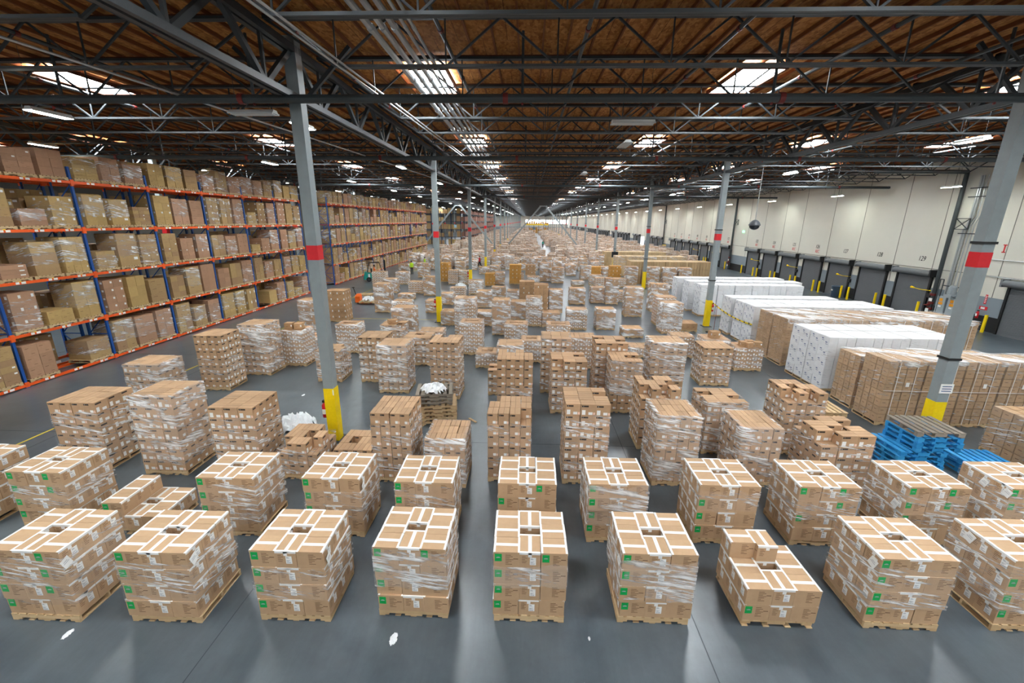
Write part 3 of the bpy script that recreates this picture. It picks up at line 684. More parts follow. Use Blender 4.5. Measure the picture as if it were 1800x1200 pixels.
# ------------------------------------------------------------------ big taped cartons of the two front rows
AL, AW, AH = .43, .345, .325
def a_parts():
    b = MB().box(-AL/2, -AW/2, 0, AL/2, AW/2, AH-.002, 0); e = .0015
    for s, yy in ((1, -AW/2-e), (-1, AW/2+e)):
        for k in range(7):
            z = .27-.03*k; L = (.09, .12, .07, .13, .10, .05, .11)[k]; xa = -.02*s
            b.quad((xa, yy, z-.006), (xa+s*L, yy, z-.006), (xa+s*L, yy, z+.004), (xa, yy, z+.004), 1)
        b.quad((s*.11, yy, .19), (s*.19, yy, .19), (s*.19, yy, .205), (s*.11, yy, .205), 1)
    for s, xx in ((1, AL/2+e), (-1, -AL/2-e)):
        for k in range(5): z = .25-.03*k; b.quad((xx, -s*.13, z-.005), (xx, -s*.13+s*(.06, .09, .05, .08, .07)[k], z-.005), (xx, -s*.13+s*(.06, .09, .05, .08, .07)[k], z+.004), (xx, -s*.13, z+.004), 1)
    body = b.mesh('carton', ['cardA', 'print'])
    t = MB(); h = AH; q = .003
    t.box(-AL/2-q, -.03, h-.002, AL/2+q, .03, h+.0015)
    for s in (-1, 1):
        x = s*AL/2; a, c = sorted((x-s*.032, x+s*q)); t.box(a, -AW/2-.001, h-.002, c, AW/2+.001, h+.0015); a, c = sorted((x, x+s*q))
        t.box(a, -AW/2, h-.036, c, AW/2, h+.0015); t.box(a, -.03, h-.085, c, .03, h)
    tape = t.mesh('tape', ['tape'])
    l = MB().box(AL/2+.003, -.0, .09, AL/2+.005, .10, .235, 0)
    for k, z in enumerate((.215, .20, .155, .14)): l.quad((AL/2+.006, .012, z-.004), (AL/2+.006, .05+.012*(k % 3), z-.004), (AL/2+.006, .05+.012*(k % 3), z+.004), (AL/2+.006, .012, z+.004), 1)
    for k in range(9): l.quad((AL/2+.006, .012+.008*k, .10), (AL/2+.006, .016+.008*k, .10), (AL/2+.006, .016+.008*k, .128), (AL/2+.006, .012+.008*k, .128), 1)
    lab = l.mesh('shipping_label', ['label', 'ink'])
    g = MB().box(-AL/2+.02, -AW/2-.004, .145, -AL/2+.135, -AW/2-.001, .29, 0).box(-AL/2+.045, -AW/2-.0055, .212, -AL/2+.11, -AW/2-.004, .224, 1).box(-AL/2+.06, -AW/2-.0055, .226, -AL/2+.10, -AW/2-.004, .232, 1)
    return body, tape, lab, g.mesh('green_sticker', ['green', 'ink'])
A_BODY, A_TAPE, A_LABEL, A_GREEN = a_parts()
XS = (-.39, .0, .39)
def a_slots():
    """eight cartons of a layer: (x, y, rz, place words)"""
    out = []
    for i, nm in enumerate(('front', 'middle', 'back')):
        y = AW/2+i*(AW+.004)
        out.append((-.392, y, math.pi, nm+' left')); out.append((.392, y, 0, nm+' right'))
    out.append((0, AL/2+.0, -math.pi/2, 'front middle')); out.append((0, 3*(AW+.004)-AL/2, -math.pi/2 if False else math.pi/2, 'back middle'))
    return out
def a_carton(parent, x, y, z, rz, green=False, label=None, name='carton', alone=None):
    if alone: c = thing(name, alone[0], 'carton', (x, y, z), rz, alone[1], A_BODY)
    else: c = put('carton', A_BODY, parent, (x, y, z), rz)
    put('tape', A_TAPE, c); put('shipping_label', A_LABEL, c)
    if green: put('green_sticker', A_GREEN, c, rz=math.pi if abs(abs(rz)-math.pi) < .1 else 0)
    return c
def a_load(X, Y, label, greens, wrap, dz=(), rz=0):
    t = thing('pallet_load', label, 'pallet load', (X, Y, 0), rz, 'taped carton loads in the front rows')
    put('pallet', PAL['pal'], t, scale=(1, 1.03, 1))
    for l in range(4):
        ox, oy = (RND.uniform(-.03, .03), RND.uniform(-.02, .02)) if l == 0 else (RND.uniform(-.01, .01), RND.uniform(-.008, .008))
        for (x, y, r, nm) in a_slots():
            g = (nm == 'front left' and 'L%d' % l in greens) or (nm == 'front right' and 'R%d' % l in greens)
            a_carton(t, x+ox+RND.uniform(-.006, .006), y+oy+RND.uniform(-.008, .004), PH+l*AH, r+RND.uniform(-.012, .012), g)
    if wrap: put('stretch_wrap', wrap_mesh(1.235, 1.06, PH+wrap[1], PH+wrap[2], wrap[0], False), t)
    for (side, z, yy) in dz:
        b = MB().box(-.003, -.07, -.09, .003, .07, .09, 0).box(-.0045, -.04, .03, .0045, .03, .038, 1).box(-.0045, -.05, .0, .0045, .05, .008, 1)
        put('paper_tag', b.mesh('paper_tag', ['label', 'ink']), t, (side*.635, yy, z), .06).rotation_euler = (.35, 0, .06)
    return t
def front_rows():
    row1 = [(-8.10, 5.42, 'L0L1L2R2R1R3', ('film', .25, 1.2), 'with green stickers on both sides', [(1, 1.2, .05)]),
            (-6.04, 5.49, 'L0L1L2L3', ('film', .3, 1.1), 'tag on its right corner', [(1, 1.25, .1)]),
            (-3.87, 5.61, 'L0L1L2L3', ('film', .35, .95), 'film round its waist', [(1, 1.2, .15)]),
            (-1.88, 5.78, 'L0L1L2L3R3', ('film_heavy', .5, 1.25), 'slanting film near its top', []),
            (.12, 5.77, 'L0L1L2L3R3', ('film_heavy', .62, 1.05), 'creased film round its second layer', []),
            (2.24, 5.83, 'L0L1L2L3', ('film_heavy', .35, 1.15), 'heavy creased film', [(-1, 1.2, .1)]),
            (6.42, 5.90, 'L0L1L2L3', ('film', .3, 1.15), 'beside the half-empty pallet', [(-1, 1.25, .12)]),
            (8.55, 5.95, 'L0L1L2', ('film', .3, 1.2), 'cut off by the right edge', [(-1, 1.3, .7)])]
    names = ['first', 'second', 'third', 'fourth', 'fifth', 'sixth', 'eighth', 'ninth']
    for (X, Y, g, wr, extra, tags), n in zip(row1, names): a_load(X, Y, '%s load in the front row, white-taped cartons, %s' % (n, extra), g, wr, tags, RND.uniform(-.012, .012))
    row2 = [(-12.45, 7.6, '', None, 'at the left picture edge', []), (-10.42, 7.57, 'L0L1L2L3R3R2', ('film', .5, 1.0), 'left of the half-empty pallet', []), (-6.26, 7.56, 'L1L2L3', ('film', .2, 1.15), 'right of the half-empty pallet', []),
            (-4.04, 7.65, 'L1L2L3', ('film', .25, 1.0), 'folded tag at its right', [(1, 1.2, .12)]), (-2.07, 7.61, 'L2L3', ('film', .3, 1.2), 'left of the floor lane', []),
            (.07, 7.66, 'L2R3', None, 'bare, by the floor lane', []), (1.96, 7.73, 'L0L1L2L3', ('film_heavy', .3, 1.25), 'in heavy film', [(-1, 1.2, .1)]),
            (4.24, 7.80, 'L0L1L2', ('film', .7, 1.15), 'one slanting film band', []), (6.29, 7.84, 'L1L3R3R2', ('film', .5, 1.2), 'paired green stickers', []),
            (8.55, 7.94, 'L1L2L3R3R2', ('film', .4, 1.15), 'before the blue pallet stack', [(-1, .9, .2)]), (10.62, 7.98, 'L2L3', ('film', .3, 1.2), 'cut off by the right edge', [(-1, 1.25, .5), (-1, 1.3, .05)])]
    for i, (X, Y, g, wr, extra, tags) in enumerate(row2): a_load(X, Y, '%s white-taped carton load in the second row, %s' % (ordn(i+1), extra), g, wr, tags, RND.uniform(-.012, .012))
    # two part-loaded pallets: the pallet and each loose carton stand for themselves
    def loose(X, Y, rz, pal_label, layers, where, greens):
        free_pallet(pal_label, (X, Y, 0), rz, 'pal', 'pallets under loose cartons')
        m = Matrix.Translation((X, Y, 0)) @ Matrix.Rotation(rz, 4, 'Z')
        for l, slots in enumerate(layers):
            for (x, y, r, nm) in a_slots():
                if nm not in slots: continue
                p = m @ Vector((x, y, .138+l*AH))
                a_carton(None, p.x, p.y, p.z, r+rz, (l, nm) in greens, alone=('taped brown carton at the %s of the %s layer on %s' % (nm, ('bottom', 'second', 'top')[l], where), 'loose cartons on '+where))
    allp = [s[3] for s in a_slots()]
    loose(4.35, 5.85, 0, 'wooden pallet under the half-empty load of the front row', [allp, allp, ['back left', 'back middle']], 'the half-empty front pallet', {(0, 'front left')})
    loose(-8.4, 7.5, .02, 'wooden pallet under the half-empty load of the second row', [allp, ['front left', 'middle left', 'back left']], 'the half-empty second-row pallet', {(0, 'front middle'), (1, 'front left')})
front_rows()
# ------------------------------------------------------------------ the crowd of loads behind them
TABLE = "B,-2.01,9.52,1.02,1.14,4;B,7.92,9.67,1.26,1.14,5;B,-5.91,9.68,1.02,1.14,3;B,-3.41,9.68,1.02,1.14,6;B,-9.59,9.71,1.15,1.14,7;B,-7.59,9.80,1.19,1.14,6;B,1.56,9.82,1.13,1.14,7;B,-0.40,9.83,1.12,1.14,6;B,3.87,9.86,1.09,1.14,6;B,-11.92,9.88,1.28,1.14,6;B,5.99,9.94,1.02,1.14,5;B,-4.58,9.96,1.02,1.14,2;B,5.82,11.54,1.16,1.14,5;B,8.08,11.62,1.09,1.14,6;B,3.94,11.71,1.10,1.14,6;B,-0.37,13.29,1.19,1.14,7;B,-13.60,13.72,1.28,1.14,5;B,1.51,14.08,1.24,1.14,6;B,3.53,14.23,1.07,1.14,6;B,-3.09,15.14,1.09,1.14,7;B,3.19,15.42,1.20,1.14,7;B,-12.37,15.48,1.08,1.14,7;B,5.37,15.56,1.28,1.14,7;B,-5.22,15.59,1.17,1.14,6;B,-0.90,15.60,1.16,1.14,3;B,1.15,15.94,1.16,1.14,7;B,-8.29,16.66,1.02,1.14,4;B,-6.40,16.72,1.12,1.14,6;B,7.91,17.12,1.19,1.14,5;B,-11.80,17.28,1.19,1.14,7;B,-0.72,17.95,1.17,1.14,4;C,-10.79,18.55,1.02,1.05,8;C,-1.85,18.79,1.02,1.05,3;C,2.56,18.89,1.19,1.05,7;B,-11.16,19.65,1.02,1.14,2;B,-5.14,18.99,1.28,1.14,4;C,10.25,19.10,1.23,1.05,5;C,0.23,19.67,1.02,1.05,5;C,9.01,19.74,1.17,1.05,6;C,-9.12,20.64,1.13,1.05,7;C,-2.83,20.74,1.16,1.05,8;C,5.72,20.79,1.02,1.05,2;C,7.87,20.92,1.05,1.05,5;C,-11.13,21.01,1.02,1.05,3;C,-4.95,21.07,1.28,1.05,5;C,1.62,21.24,1.22,1.05,7;B,-7.44,22.58,1.28,1.14,3;C,-0.62,22.98,1.28,1.05,5;D,-12.70,23.90,1.22,1.10,5;D,-7.25,24.01,1.28,1.10,4;C,-3.61,24.25,1.24,1.05,11;D,6.29,24.64,1.19,1.10,1;D,-1.55,24.78,1.06,1.10,5;C,8.85,25.74,1.20,1.05,9;C,3.13,26.34,1.28,1.05,6;D,10.16,26.39,1.02,1.10,1;D,4.98,26.47,1.16,1.10,3;D,-5.10,26.99,1.02,1.10,2;D,-2.82,26.99,1.02,1.10,2;D,1.56,26.99,1.15,1.10,2;C,0.44,27.07,1.02,1.05,9;C,-8.27,27.18,1.21,1.05,7;D,-12.68,27.44,1.28,1.10,5;C,9.14,27.98,1.22,1.05,9;D,-0.58,28.63,1.13,1.10,3;D,7.65,30.49,1.20,1.10,5;D,-10.72,30.72,1.13,1.10,5;D,-7.00,30.79,1.02,1.10,2;D,1.02,31.39,1.06,1.10,5;D,2.12,31.47,1.02,1.10,4;D,10.05,32.47,1.28,1.10,5;D,-3.39,33.00,1.16,1.10,3;D,-6.54,33.94,1.02,1.10,2;D,4.12,35.01,1.28,1.10,3;D,6.99,35.23,1.02,1.10,5;D,5.88,35.67,1.11,1.10,3;D,-10.41,35.68,1.28,1.10,1;D,-1.23,35.88,1.02,1.10,2;D,-0.04,35.95,1.28,1.10,4;C,8.05,36.34,1.02,1.05,4;C,-6.18,37.14,1.28,1.05,4;D,-2.57,37.73,1.27,1.10,2;D,-8.77,38.11,1.28,1.10,4;C,-4.79,39.06,1.28,1.05,6;C,-10.47,39.23,1.28,1.05,5;D,-12.87,39.35,1.28,1.10,3;C,-14.69,41.62,1.28,1.05,8;C,7.50,43.55,1.28,1.05,5;C,0.57,44.10,1.28,1.05,5;O,-3.95,44.49,1.02,1.10,3;C,-13.33,44.88,1.28,1.05,6;C,9.61,44.90,1.28,1.05,4;C,5.33,45.32,1.28,1.05,2;C,-7.93,45.37,1.09,1.05,7;C,-6.83,45.46,1.02,1.05,7;D,-2.99,45.82,1.04,1.10,3;C,7.25,45.90,1.28,1.05,5;O,-1.34,45.97,1.28,1.10,5;C,-1.09,47.12,1.28,1.05,5;O,-9.13,47.01,1.06,1.10,5;D,3.30,47.26,1.28,1.10,4;D,13.05,45.20,1.25,1.10,5;D,2.00,48.51,1.28,1.10,5;D,10.85,45.20,1.20,1.10,5;O,10.07,49.75,1.28,1.10,4;D,6.76,50.42,1.21,1.10,4;D,-12.44,50.62,1.28,1.10,4;O,8.29,52.64,1.28,1.10,3;D,9.55,52.76,1.02,1.10,3;D,-15.63,53.66,1.28,1.10,3;D,5.37,54.02,1.28,1.10,3;D,0.34,54.10,1.28,1.10,3;D,-5.57,54.68,1.28,1.10,2;D,-4.38,56.67,1.28,1.10,2;D,-9.02,56.84,1.28,1.10,3"
DESC = {'B': ('logo-printed cartons', 'brown'), 'C': ('small white-labelled cartons', 'brown'), 'D': ('large plain cartons', 'brown'), 'O': ('honey-coloured cartons', 'honey')}
def crowd():
    rows = []
    for r in TABLE.split(';'):
        k, x, y, w, d, n = r.split(','); rows.append([k, float(x), float(y), float(w), float(d), int(n)])
    rows.sort(key=lambda r: r[2]); groups = []; start = -9
    for r in rows:
        if r[2]-start > 1.55: groups.append([]); start = r[2]
        groups[-1].append(r)
    hgt = lambda n, k: 'low' if n*CSZ[k][2] < .9 else ('tall' if n*CSZ[k][2] > 1.75 else 'waist-high' if n*CSZ[k][2] < 1.25 else 'man-high')
    for gi, g in enumerate(groups):
        g.sort(key=lambda r: r[1])
        for i, (k, x, y, w, d, n) in enumerate(g):
            near = y < 12.5
            u = RND.random()
            if k == 'B': wr = ('film', .05, RND.choice((.8, .92, 1))) if u < .45 else (('film_heavy', RND.choice((0, .1, .3)), 1) if u < .88 else ('film', .2, .55))
            elif k == 'C': wr = ('film', 0, 1) if u < .5 else ('film_heavy' if y < 24 else 'film_far', .1, 1)
            elif k == 'D': wr = ('film_heavy' if y < 24 else 'film_far', 0, 1) if u < .9 else None
            else: wr = None
            if k == 'B' and near and u < .5: wr = ('film', .08, .85)
            lab = '%s %s load of %s, %s from the left in the %s crowd row' % (hgt(n, k), 'film-wrapped' if wr else 'bare', DESC[k][0], ordn(i+1), ordn(gi+1))
            det = (2 if k == 'B' else 1) if y < 23 else 0
            if k == 'D' and y < 30: det = 2
            drop = 0
            if k == 'B' and RND.random() < .35: drop = RND.choice((1, 2, 2, 4))
            if k == 'D' and n > 2 and RND.random() < .2: drop = 3
            hol = k == 'C' and RND.random() < .6
            block_load(k, x, y, w, d, n, lab, 'pallet loads standing in the middle of the hall', det, 4 if (k == 'B' and w < 1.1 or (k == 'B' and RND.random() < .25)) else 3, hol, drop, wr, 0, RND.uniform(-.03, .03) if y > 12 else RND.uniform(-.012, .012), variant=RND.randrange(3))
crowd()
# ------------------------------------------------------------------ long rows along the dock side
CAPS = {}
def cap_film(t, w, d, z):
    k = (w, d)
    if k not in CAPS:
        b = MB(); r = random.Random(4); n = 8; P = [[(-w/2-.02+(w+.04)*i/n, -.02+(d+.04)*j/n, r.uniform(0, .025)) for j in range(n+1)] for i in range(n+1)]
        idx = [[b.add([p]) for p in row] for row in P]
        for i in range(n):
            for j in range(n): b.f.append((idx[i][j], idx[i+1][j], idx[i+1][j+1], idx[i][j+1])); b.m.append(0)
        lip = []
        for i in range(n+1):
            x = P[i][0][0]; a = b.add([(x, -.026, P[i][0][2])]); c = b.add([(x, -.03, -.10-r.uniform(0, .14))]); lip.append((a, c))
        for i in range(n): b.f.append((lip[i][1], lip[i+1][1], lip[i+1][0], lip[i][0])); b.m.append(0)
        CAPS[k] = b.mesh('top_film', ['film_far'], True)
    put('top_film', CAPS[k], t, (0, 0, z))
def long_rows():
    def run(kind, x0, x1, y, w, d, nl, nm, wr, key=None, gap=.04, straps=False):
        x = x0+w/2; i = 0
        while x+w/2 < x1:
            i += 1
            ld = block_load(kind, x, y, w, d, nl, '%s load from the aisle end of %s' % (ordn(i), nm), nm, 0, None, False, 0, wr, 0, RND.uniform(-.006, .006), key, variant=i % 2)
            if kind == 'K': cap_film(ld, w, d, PH+nl*CSZ[kind][2]+.022)
            if straps:
                h = PH+nl*CSZ[kind][2]; sb = MB()
                for xx in (-w*.22, w*.25): sb.box(xx-.008, -.022, .1, xx+.008, -.018, h+.02).box(xx-.008, -.022, h+.016, xx+.008, d+.02, h+.02)
                if straps == 2: sb.box(-w/2-.02, -.022, h*.55, w/2+.02, -.018, h*.55+.016)
                put('strapping', sb.mesh('strapping', ['tape']), ld)
                put('paper_tag', MB().box(.05, -.024, h*.62, .16, -.02, h*.62+.15).mesh('paper_tag', ['label']), ld)
            x += w+gap
    hv, mk = ('film_light', 0, 1), ('film_white', 0, 1)
    run('K', 11.95, 18.5, 13.75, 1.2, 1.1, 8, 'the nearest brown wrapped row by the dock', ('film_light', 0, 1), straps=2)
    run('K', 12.05, 17.6, 15.1, 1.2, 1.1, 7, 'the brown row before the white rows', hv)
    run('W', 12.0, 17.3, 16.75, 1.02, 1.2, 5, 'the nearest white wrapped row', mk, gap=.02)
    run('W', 12.0, 17.3, 18.0, 1.02, 1.2, 5, 'the second white wrapped row', mk, gap=.02)
    run('K', 12.2, 21.2, 19.95, 1.2, 1.2, 8, 'the strapped brown row behind the white', ('film_light', .0, 1), straps=1)
    run('K', 12.2, 21.8, 21.25, 1.2, 1.2, 8, 'the second strapped brown row', hv)
    run('W', 12.25, 19.9, 23.1, 1.02, 1.1, 5, 'the third white row behind the brown', mk, gap=.02)
    run('W', 12.25, 19.9, 24.25, 1.02, 1.1, 5, 'the fourth white wrapped row', mk, gap=.02)
    run('W', 12.25, 19.2, 25.8, 1.02, 1.15, 5, 'the fifth white row by the yellow column', mk, gap=.02)
    run('W', 12.5, 20.3, 31.1, 1.15, 1.2, 5, 'the sixth white row with dark gaps', mk, gap=.06)
    run('W', 12.3, 20.9, 33.0, 1.15, 1.2, 5, 'the seventh white wrapped row', mk, gap=.06)
    run('W', 12.1, 21.4, 35.0, 1.15, 1.2, 5, 'the farthest white wrapped row', mk, gap=.06)
    run('T', 11.2, 20.3, 47.4, 1.2, 2.2, 3, 'the nearest pale tan row', None)
    run('T', 11.0, 20.1, 54.4, 1.2, 2.2, 3, 'the middle pale tan row', ('film', .3, 1))
    run('T', 10.9, 20.2, 62.4, 1.2, 2.2, 3, 'the farthest pale tan row', None)
    run('D', 15.5, 26.0, 40.6, 1.2, 1.1, 2, 'the low brown row by the docks', hv, gap=.15)
    run('D', 19.5, 27.0, 43.2, 1.2, 1.1, 2, 'the second low brown row by the docks', ('film', 0, 1), gap=.2)
    block_load('K', 14.45, 11.05, 1.2, 1.15, 5, 'plain brown wrapped load at the right picture edge behind the blue pallets', 'brown loads behind the blue pallets', 0, wrap=('film', 0, 1))
    block_load('K', 14.45, 9.75, 1.2, 1.15, 5, 'plain brown wrapped load at the right picture edge, nearer one', 'brown loads behind the blue pallets', 0, wrap=('film', 0, 1))
    for i, x in enumerate((14.6, 16.1)): block_load('D', x, 44.6, 1.25, 1.1, 5, '%s tall wrapped load behind the farthest white row, near the third right column' % ('left', 'right')[i], 'loads behind the farthest white row', 0, wrap=('film_far', 0, 1))
long_rows()
# ------------------------------------------------------------------ the far crowd
def far_mat():
    t = NT('far_wrapped_cartons'); p = t.pos(); sp = t.n('ShaderNodeSeparateXYZ'); t.l(p, sp.inputs[0]); g = t.n('ShaderNodeNewGeometry')
    cb = t.n('ShaderNodeCombineXYZ'); t.l(t.math('ADD', sp.outputs[0], sp.outputs[1]), cb.inputs[0]); t.l(sp.outputs[2], cb.inputs[1])
    br = t.n('ShaderNodeTexBrick'); br.inputs['Scale'].default_value = 1; br.inputs['Brick Width'].default_value = .4; br.inputs['Row Height'].default_value = .32; br.inputs['Mortar Size'].default_value = .018; br.offset = 0
    br.inputs['Color1'].default_value = lin('#c6a07c'); br.inputs['Color2'].default_value = lin('#b58d68'); br.inputs['Mortar'].default_value = lin('#80604a'); t.l(cb.outputs[0], br.inputs['Vector'])
    mp = t.n('ShaderNodeCombineXYZ'); t.l(t.math('MULTIPLY', t.math('ADD', sp.outputs[0], sp.outputs[1]), 2.0), mp.inputs[0]); t.l(t.math('MULTIPLY', sp.outputs[2], 7.0), mp.inputs[1]); t.l(t.math('MULTIPLY', g.outputs['Random Per Island'], 50.0), mp.inputs[2])
    st = t.ramp(t.noise(mp.outputs[0], 1.0, 5, .7), (.40, (0,0,0,1)), (.60, (1,1,1,1)))
    c = t.mix(t.math('MULTIPLY', st, .85), br.outputs[0], lin('#e9e4de')); rr = t.ramp(g.outputs['Random Per Island'], (0, (.78,.78,.78,1)), (1, (1.05,1.02,1,1)))
    t.bsdf(t.mix(1, c, rr, 'MULTIPLY'), .5, 0, .4); return t.m
M['far'] = far_mat()
def far_crowd():
    spots = []; y = 59.5; row = 0
    while y < 318:
        x = -16.5+RND.uniform(0, .6); row += 1
        right = 11.2 if y < 68 else 26.5
        while x < right:
            wd = RND.uniform(1.05, 1.3)
            skip = RND.random() < .10
            for a, c in ((2.6, 4.6), (-13.6, -12.4)):
                if y > 72 and a < x+.6 and x-.6 < c: skip = True
            if y > 66 and 10.8 < x < 13 and (y-11.86) % 16.15 < 2: skip = True
            if abs((y-X0) % BAY) < 1.6 or abs((y-X0) % BAY-BAY) < 1.6:
                if abs(x-XL) < .9 or abs(x-XR) < .9: skip = True
            if abs(y-(X0+5*BAY)) < 1.6 or abs(y-(X0+13*BAY)) < 1.6: skip = True
            if y > 241 and y < 253 and x > -4.5 and x < 12.5: skip = True
            if not skip: spots.append((x, y+RND.uniform(-.15, .15), wd, RND.choice((.8, 1.1, 1.4, 1.5, 1.7, 1.9, 2.1))))
            x += wd+RND.uniform(.15, .75)
        y += RND.uniform(1.75, 2.2)
    b = MB(); n = 0
    for (x, y, wd, h) in spots:
        if n < 62:
            n += 1; k = RND.choice('CDD'); nl = max(1, round(h/CSZ[k][2]))
            if 11 < x and y < 66.5: continue
            block_load(k, x, y, wd, 1.05, nl, 'small distant film-wrapped carton load in the crowd beyond the third yellow column bases', 'distant crowd of wrapped loads', 0, None, False, 0, ('film_far', 0, 1), variant=n % 3)
        else: b.box(x-wd/2, y, .14, x+wd/2, y+1.05, .14+h, 0)
    o = one('distant_pallet_loads', b, ['far'], 'mass of wrapped carton loads filling the far half of the hall', 'pallet loads', group='distant crowd of wrapped loads'); o['kind'] = 'stuff'
far_crowd()
# ================================================================== PALLET RACKS
RX = -20.1; PITCH = 3.862; LEV = (.16, 2.12, 4.16, 6.15, 8.16)
def rack(name_label, y0, bays, x=RX, d=1.07, ang=0, blue='rack_blue', orange='rack_orange', levels=LEV):
    t = thing('pallet_rack', name_label, 'rack', (x, y0, 0), ang, 'pallet racks')
    k = (blue, orange, d)
    b = MB(); H = 8.75
    for xx in (-.05, -d+.05):
        b.box(xx-.045, -.05, .02, xx+.045, .05, H, 0); b.box(xx-.09, -.08, 0, xx+.09, .08, .02, 0)
    z = .25; s = 1
    while z < H-.8:
        b.box(-d+.05, -.018, z-.02, -.05, .018, z+.02, 0)
        a, c = ((-.05, z), (-d+.05, z+.95)) if s > 0 else ((-d+.05, z), (-.05, z+.95))
        b.bar((a[0], 0, a[1]), (c[0], 0, c[1]), .035, .035, 0); z += .98; s = -s
    up = b.mesh('upright_frame', [blue])
    def beam(labels):
        b = MB().box(-.028, .05, -.115, .02, PITCH-.05, 0, 0).box(-.03, .0, -.22, .035, .075, .06, 0).box(-.03, PITCH-.075, -.22, .035, PITCH, .06, 0)
        if labels:
            for q in range(3):
                yy = .65+q*1.2
                b.box(.02, yy, -.10, .024, yy+.13, -.015, 1).box(.02, yy+.2, -.10, .024, yy+.36, -.015, 1).box(.02, yy+.1, -.012, .024, yy+.22, .02, 2)
        return b.mesh('beam', [orange, 'label', 'yellow'])
    bm, bb = beam(True), beam(False)
    for i in range(bays+1): put('upright_frame', up, t, (0, i*PITCH, 0))
    for i in range(bays):
        for z in levels:
            put('beam', bm, t, (0, i*PITCH, z)); put('back_beam', bb, t, (-d+.05, i*PITCH, z))
    b = MB()
    for z in levels[1:]:
        for q in range(bays*3): yy = .6+q*PITCH/3; b.box(-d+.07, yy-.03, z-.03, -.04, yy+.03, z, 0)
    put('deck_supports', b.mesh('deck_supports', [blue]), t, kind='stuff')
    return t
def rack_mesh(key, nx, ny, nl, sx, sy, sz, variant):
    k = (key, nx, ny, nl, round(sx, 2), round(sy, 2), round(sz, 2), variant)
    if k not in STACK:
        r = random.Random(variant); b = MB()
        for l in range(nl):
            for i in range(nx):
                for j in range(ny): carton_into(b, 'R', (i-(nx-1)/2)*sx+r.uniform(-.01, .01), (j+.5)*sy, PH+l*sz, sx-.006, sy-.006, sz-.004, False, r)
        STACK[k] = b.mesh('carton_stack', [key]+CMATS)
    return STACK[k]
M['cardR2'] = card('rack_carton_yellowish', '#c2a36c', .10); M['cardR3'] = card('rack_carton_pinkish', '#b48c70', .10)
RK = {'cardR': 'brown', 'cardR2': 'sandy yellow', 'cardR3': 'pinkish brown'}
STYLES = [(2, 2, 3), (1, 2, 3), (2, 2, 2), (2, 3, 4), (3, 3, 5), (2, 2, 4), (1, 1, 3), (2, 3, 6)]
def rack_loads(y0, bays, nm, detail, levels=LEV, x=RX, only=None, thin=1.0, rotx=None, seed=5):
    r = random.Random(seed)
    for li, z in enumerate(levels):
        c = 0
        for i in range(bays):
            for q in range(3):
                c += 1
                y = y0+i*PITCH+.09+(q+.5)*(PITCH-.18)/3
                u, v, wv = r.random(), r.random(), r.random(); st = r.choice(STYLES); key = r.choices(('cardR', 'cardR2', 'cardR3'), (4, 2, 3))[0]
                hh_ = r.uniform(1.2, 1.62) if wv > .15 else r.uniform(.5, 1.0)
                if li == 4: hh_ = r.uniform(.85, 1.22)
                if only and not only(li): continue
                if detail and (li, c) in ((2, 6), (1, 6), (2, 3)): 
                    if (li, c) == (1, 6): free_pallet('empty wooden pallet lying on the second shelf of the near rack', (x-1.0, y, z), -math.pi/2, 'pal', 'pallets under loose cartons').rotation_euler = (0, 0, math.pi/2); continue
                    continue
                if u > thin or (li == 0 and u > .97): continue
                nx, ny, nl = st; w = r.uniform(.92, 1.1)
                shelf = ('floor level', 'second shelf', 'third shelf', 'fourth shelf', 'top shelf')[li]
                lab = '%s carton load on the %s of %s, %s from the front' % (RK[key], shelf, nm, ordn(c))
                t = thing('racked_load', lab, 'pallet load', (x+.04, y, z), math.pi/2, 'pallet loads on '+nm)
                put('pallet', PAL['pal'], t, scale=(.95, 1.04, 1))
                dd = 1.05; sx, sy, sz = w/nx, dd/ny, hh_/nl
                sx, sy, sz = round(sx*40)/40, round(sy*40)/40, round(sz*40)/40
                if detail and nx*ny*nl <= 20:
                    for l in range(nl):
                        for a in range(nx):
                            for b_ in range(ny): put('carton', carton_mesh('R', sx-.006, sy-.006, sz-.004, False, key), t, ((a-(nx-1)/2)*sx+r.uniform(-.01, .01), (b_+.5)*sy, PH+l*sz), r.uniform(-.01, .01))
                else: put('carton_stack', rack_mesh(key, nx, ny, nl, sx, sy, sz, r.randrange(2)), t)
                if v < .6: put('stretch_wrap', wrap_mesh(sx*nx, sy*ny, PH+(.3*sz*nl if v < .3 else .02), PH+sz*nl*(.95 if v < .4 else .8), 'film' if v > .2 else 'film_heavy', False), t)
def back_stock(y0, bays, levels, thin, seed, lab):
    r = random.Random(seed); b = MB()
    for li in levels:
        for i in range(bays*3):
            if r.random() > thin: continue
            y = y0+.1+(i+.5)*PITCH/3; n = r.choice((2, 3, 4)); h = r.uniform(1.0, 1.5) if li < 4 else r.uniform(.8, 1.2)
            for l in range(n):
                for a in (0, 1): carton_into(b, 'R', RX-1.35-.55, y-.26+.52*a, LEV[li]+.01+PH+l*h/n, 1.0, .5, h/n-.005, False, r)
            b.box(RX-2.45, y-.55, LEV[li]+.01, RX-1.36, y+.55, LEV[li]+PH, 4)
    o = one('racked_stock', b, ['cardR']+CMATS, lab, 'pallet loads'); o['kind'] = 'stuff'
CARTR = CSZ.setdefault('R', (.5, .5, .45))
rack('near blue and orange pallet rack along the left aisle', 15.35-2*PITCH, 8)
rack_loads(15.35-2*PITCH, 8, 'the near rack', True)
rack('blue and orange pallet rack backing the near one', 15.35-2*PITCH, 8, RX-1.35)
back_stock(15.35-2*PITCH, 8, (0, 1, 2, 3, 4), .97, 9, 'brown cartons filling the rack that backs the near one')
rack('second blue and orange pallet rack, beyond the cross aisle', 43.9, 11)
rack_loads(43.9, 11, 'the second rack', False, thin=.98, seed=21)
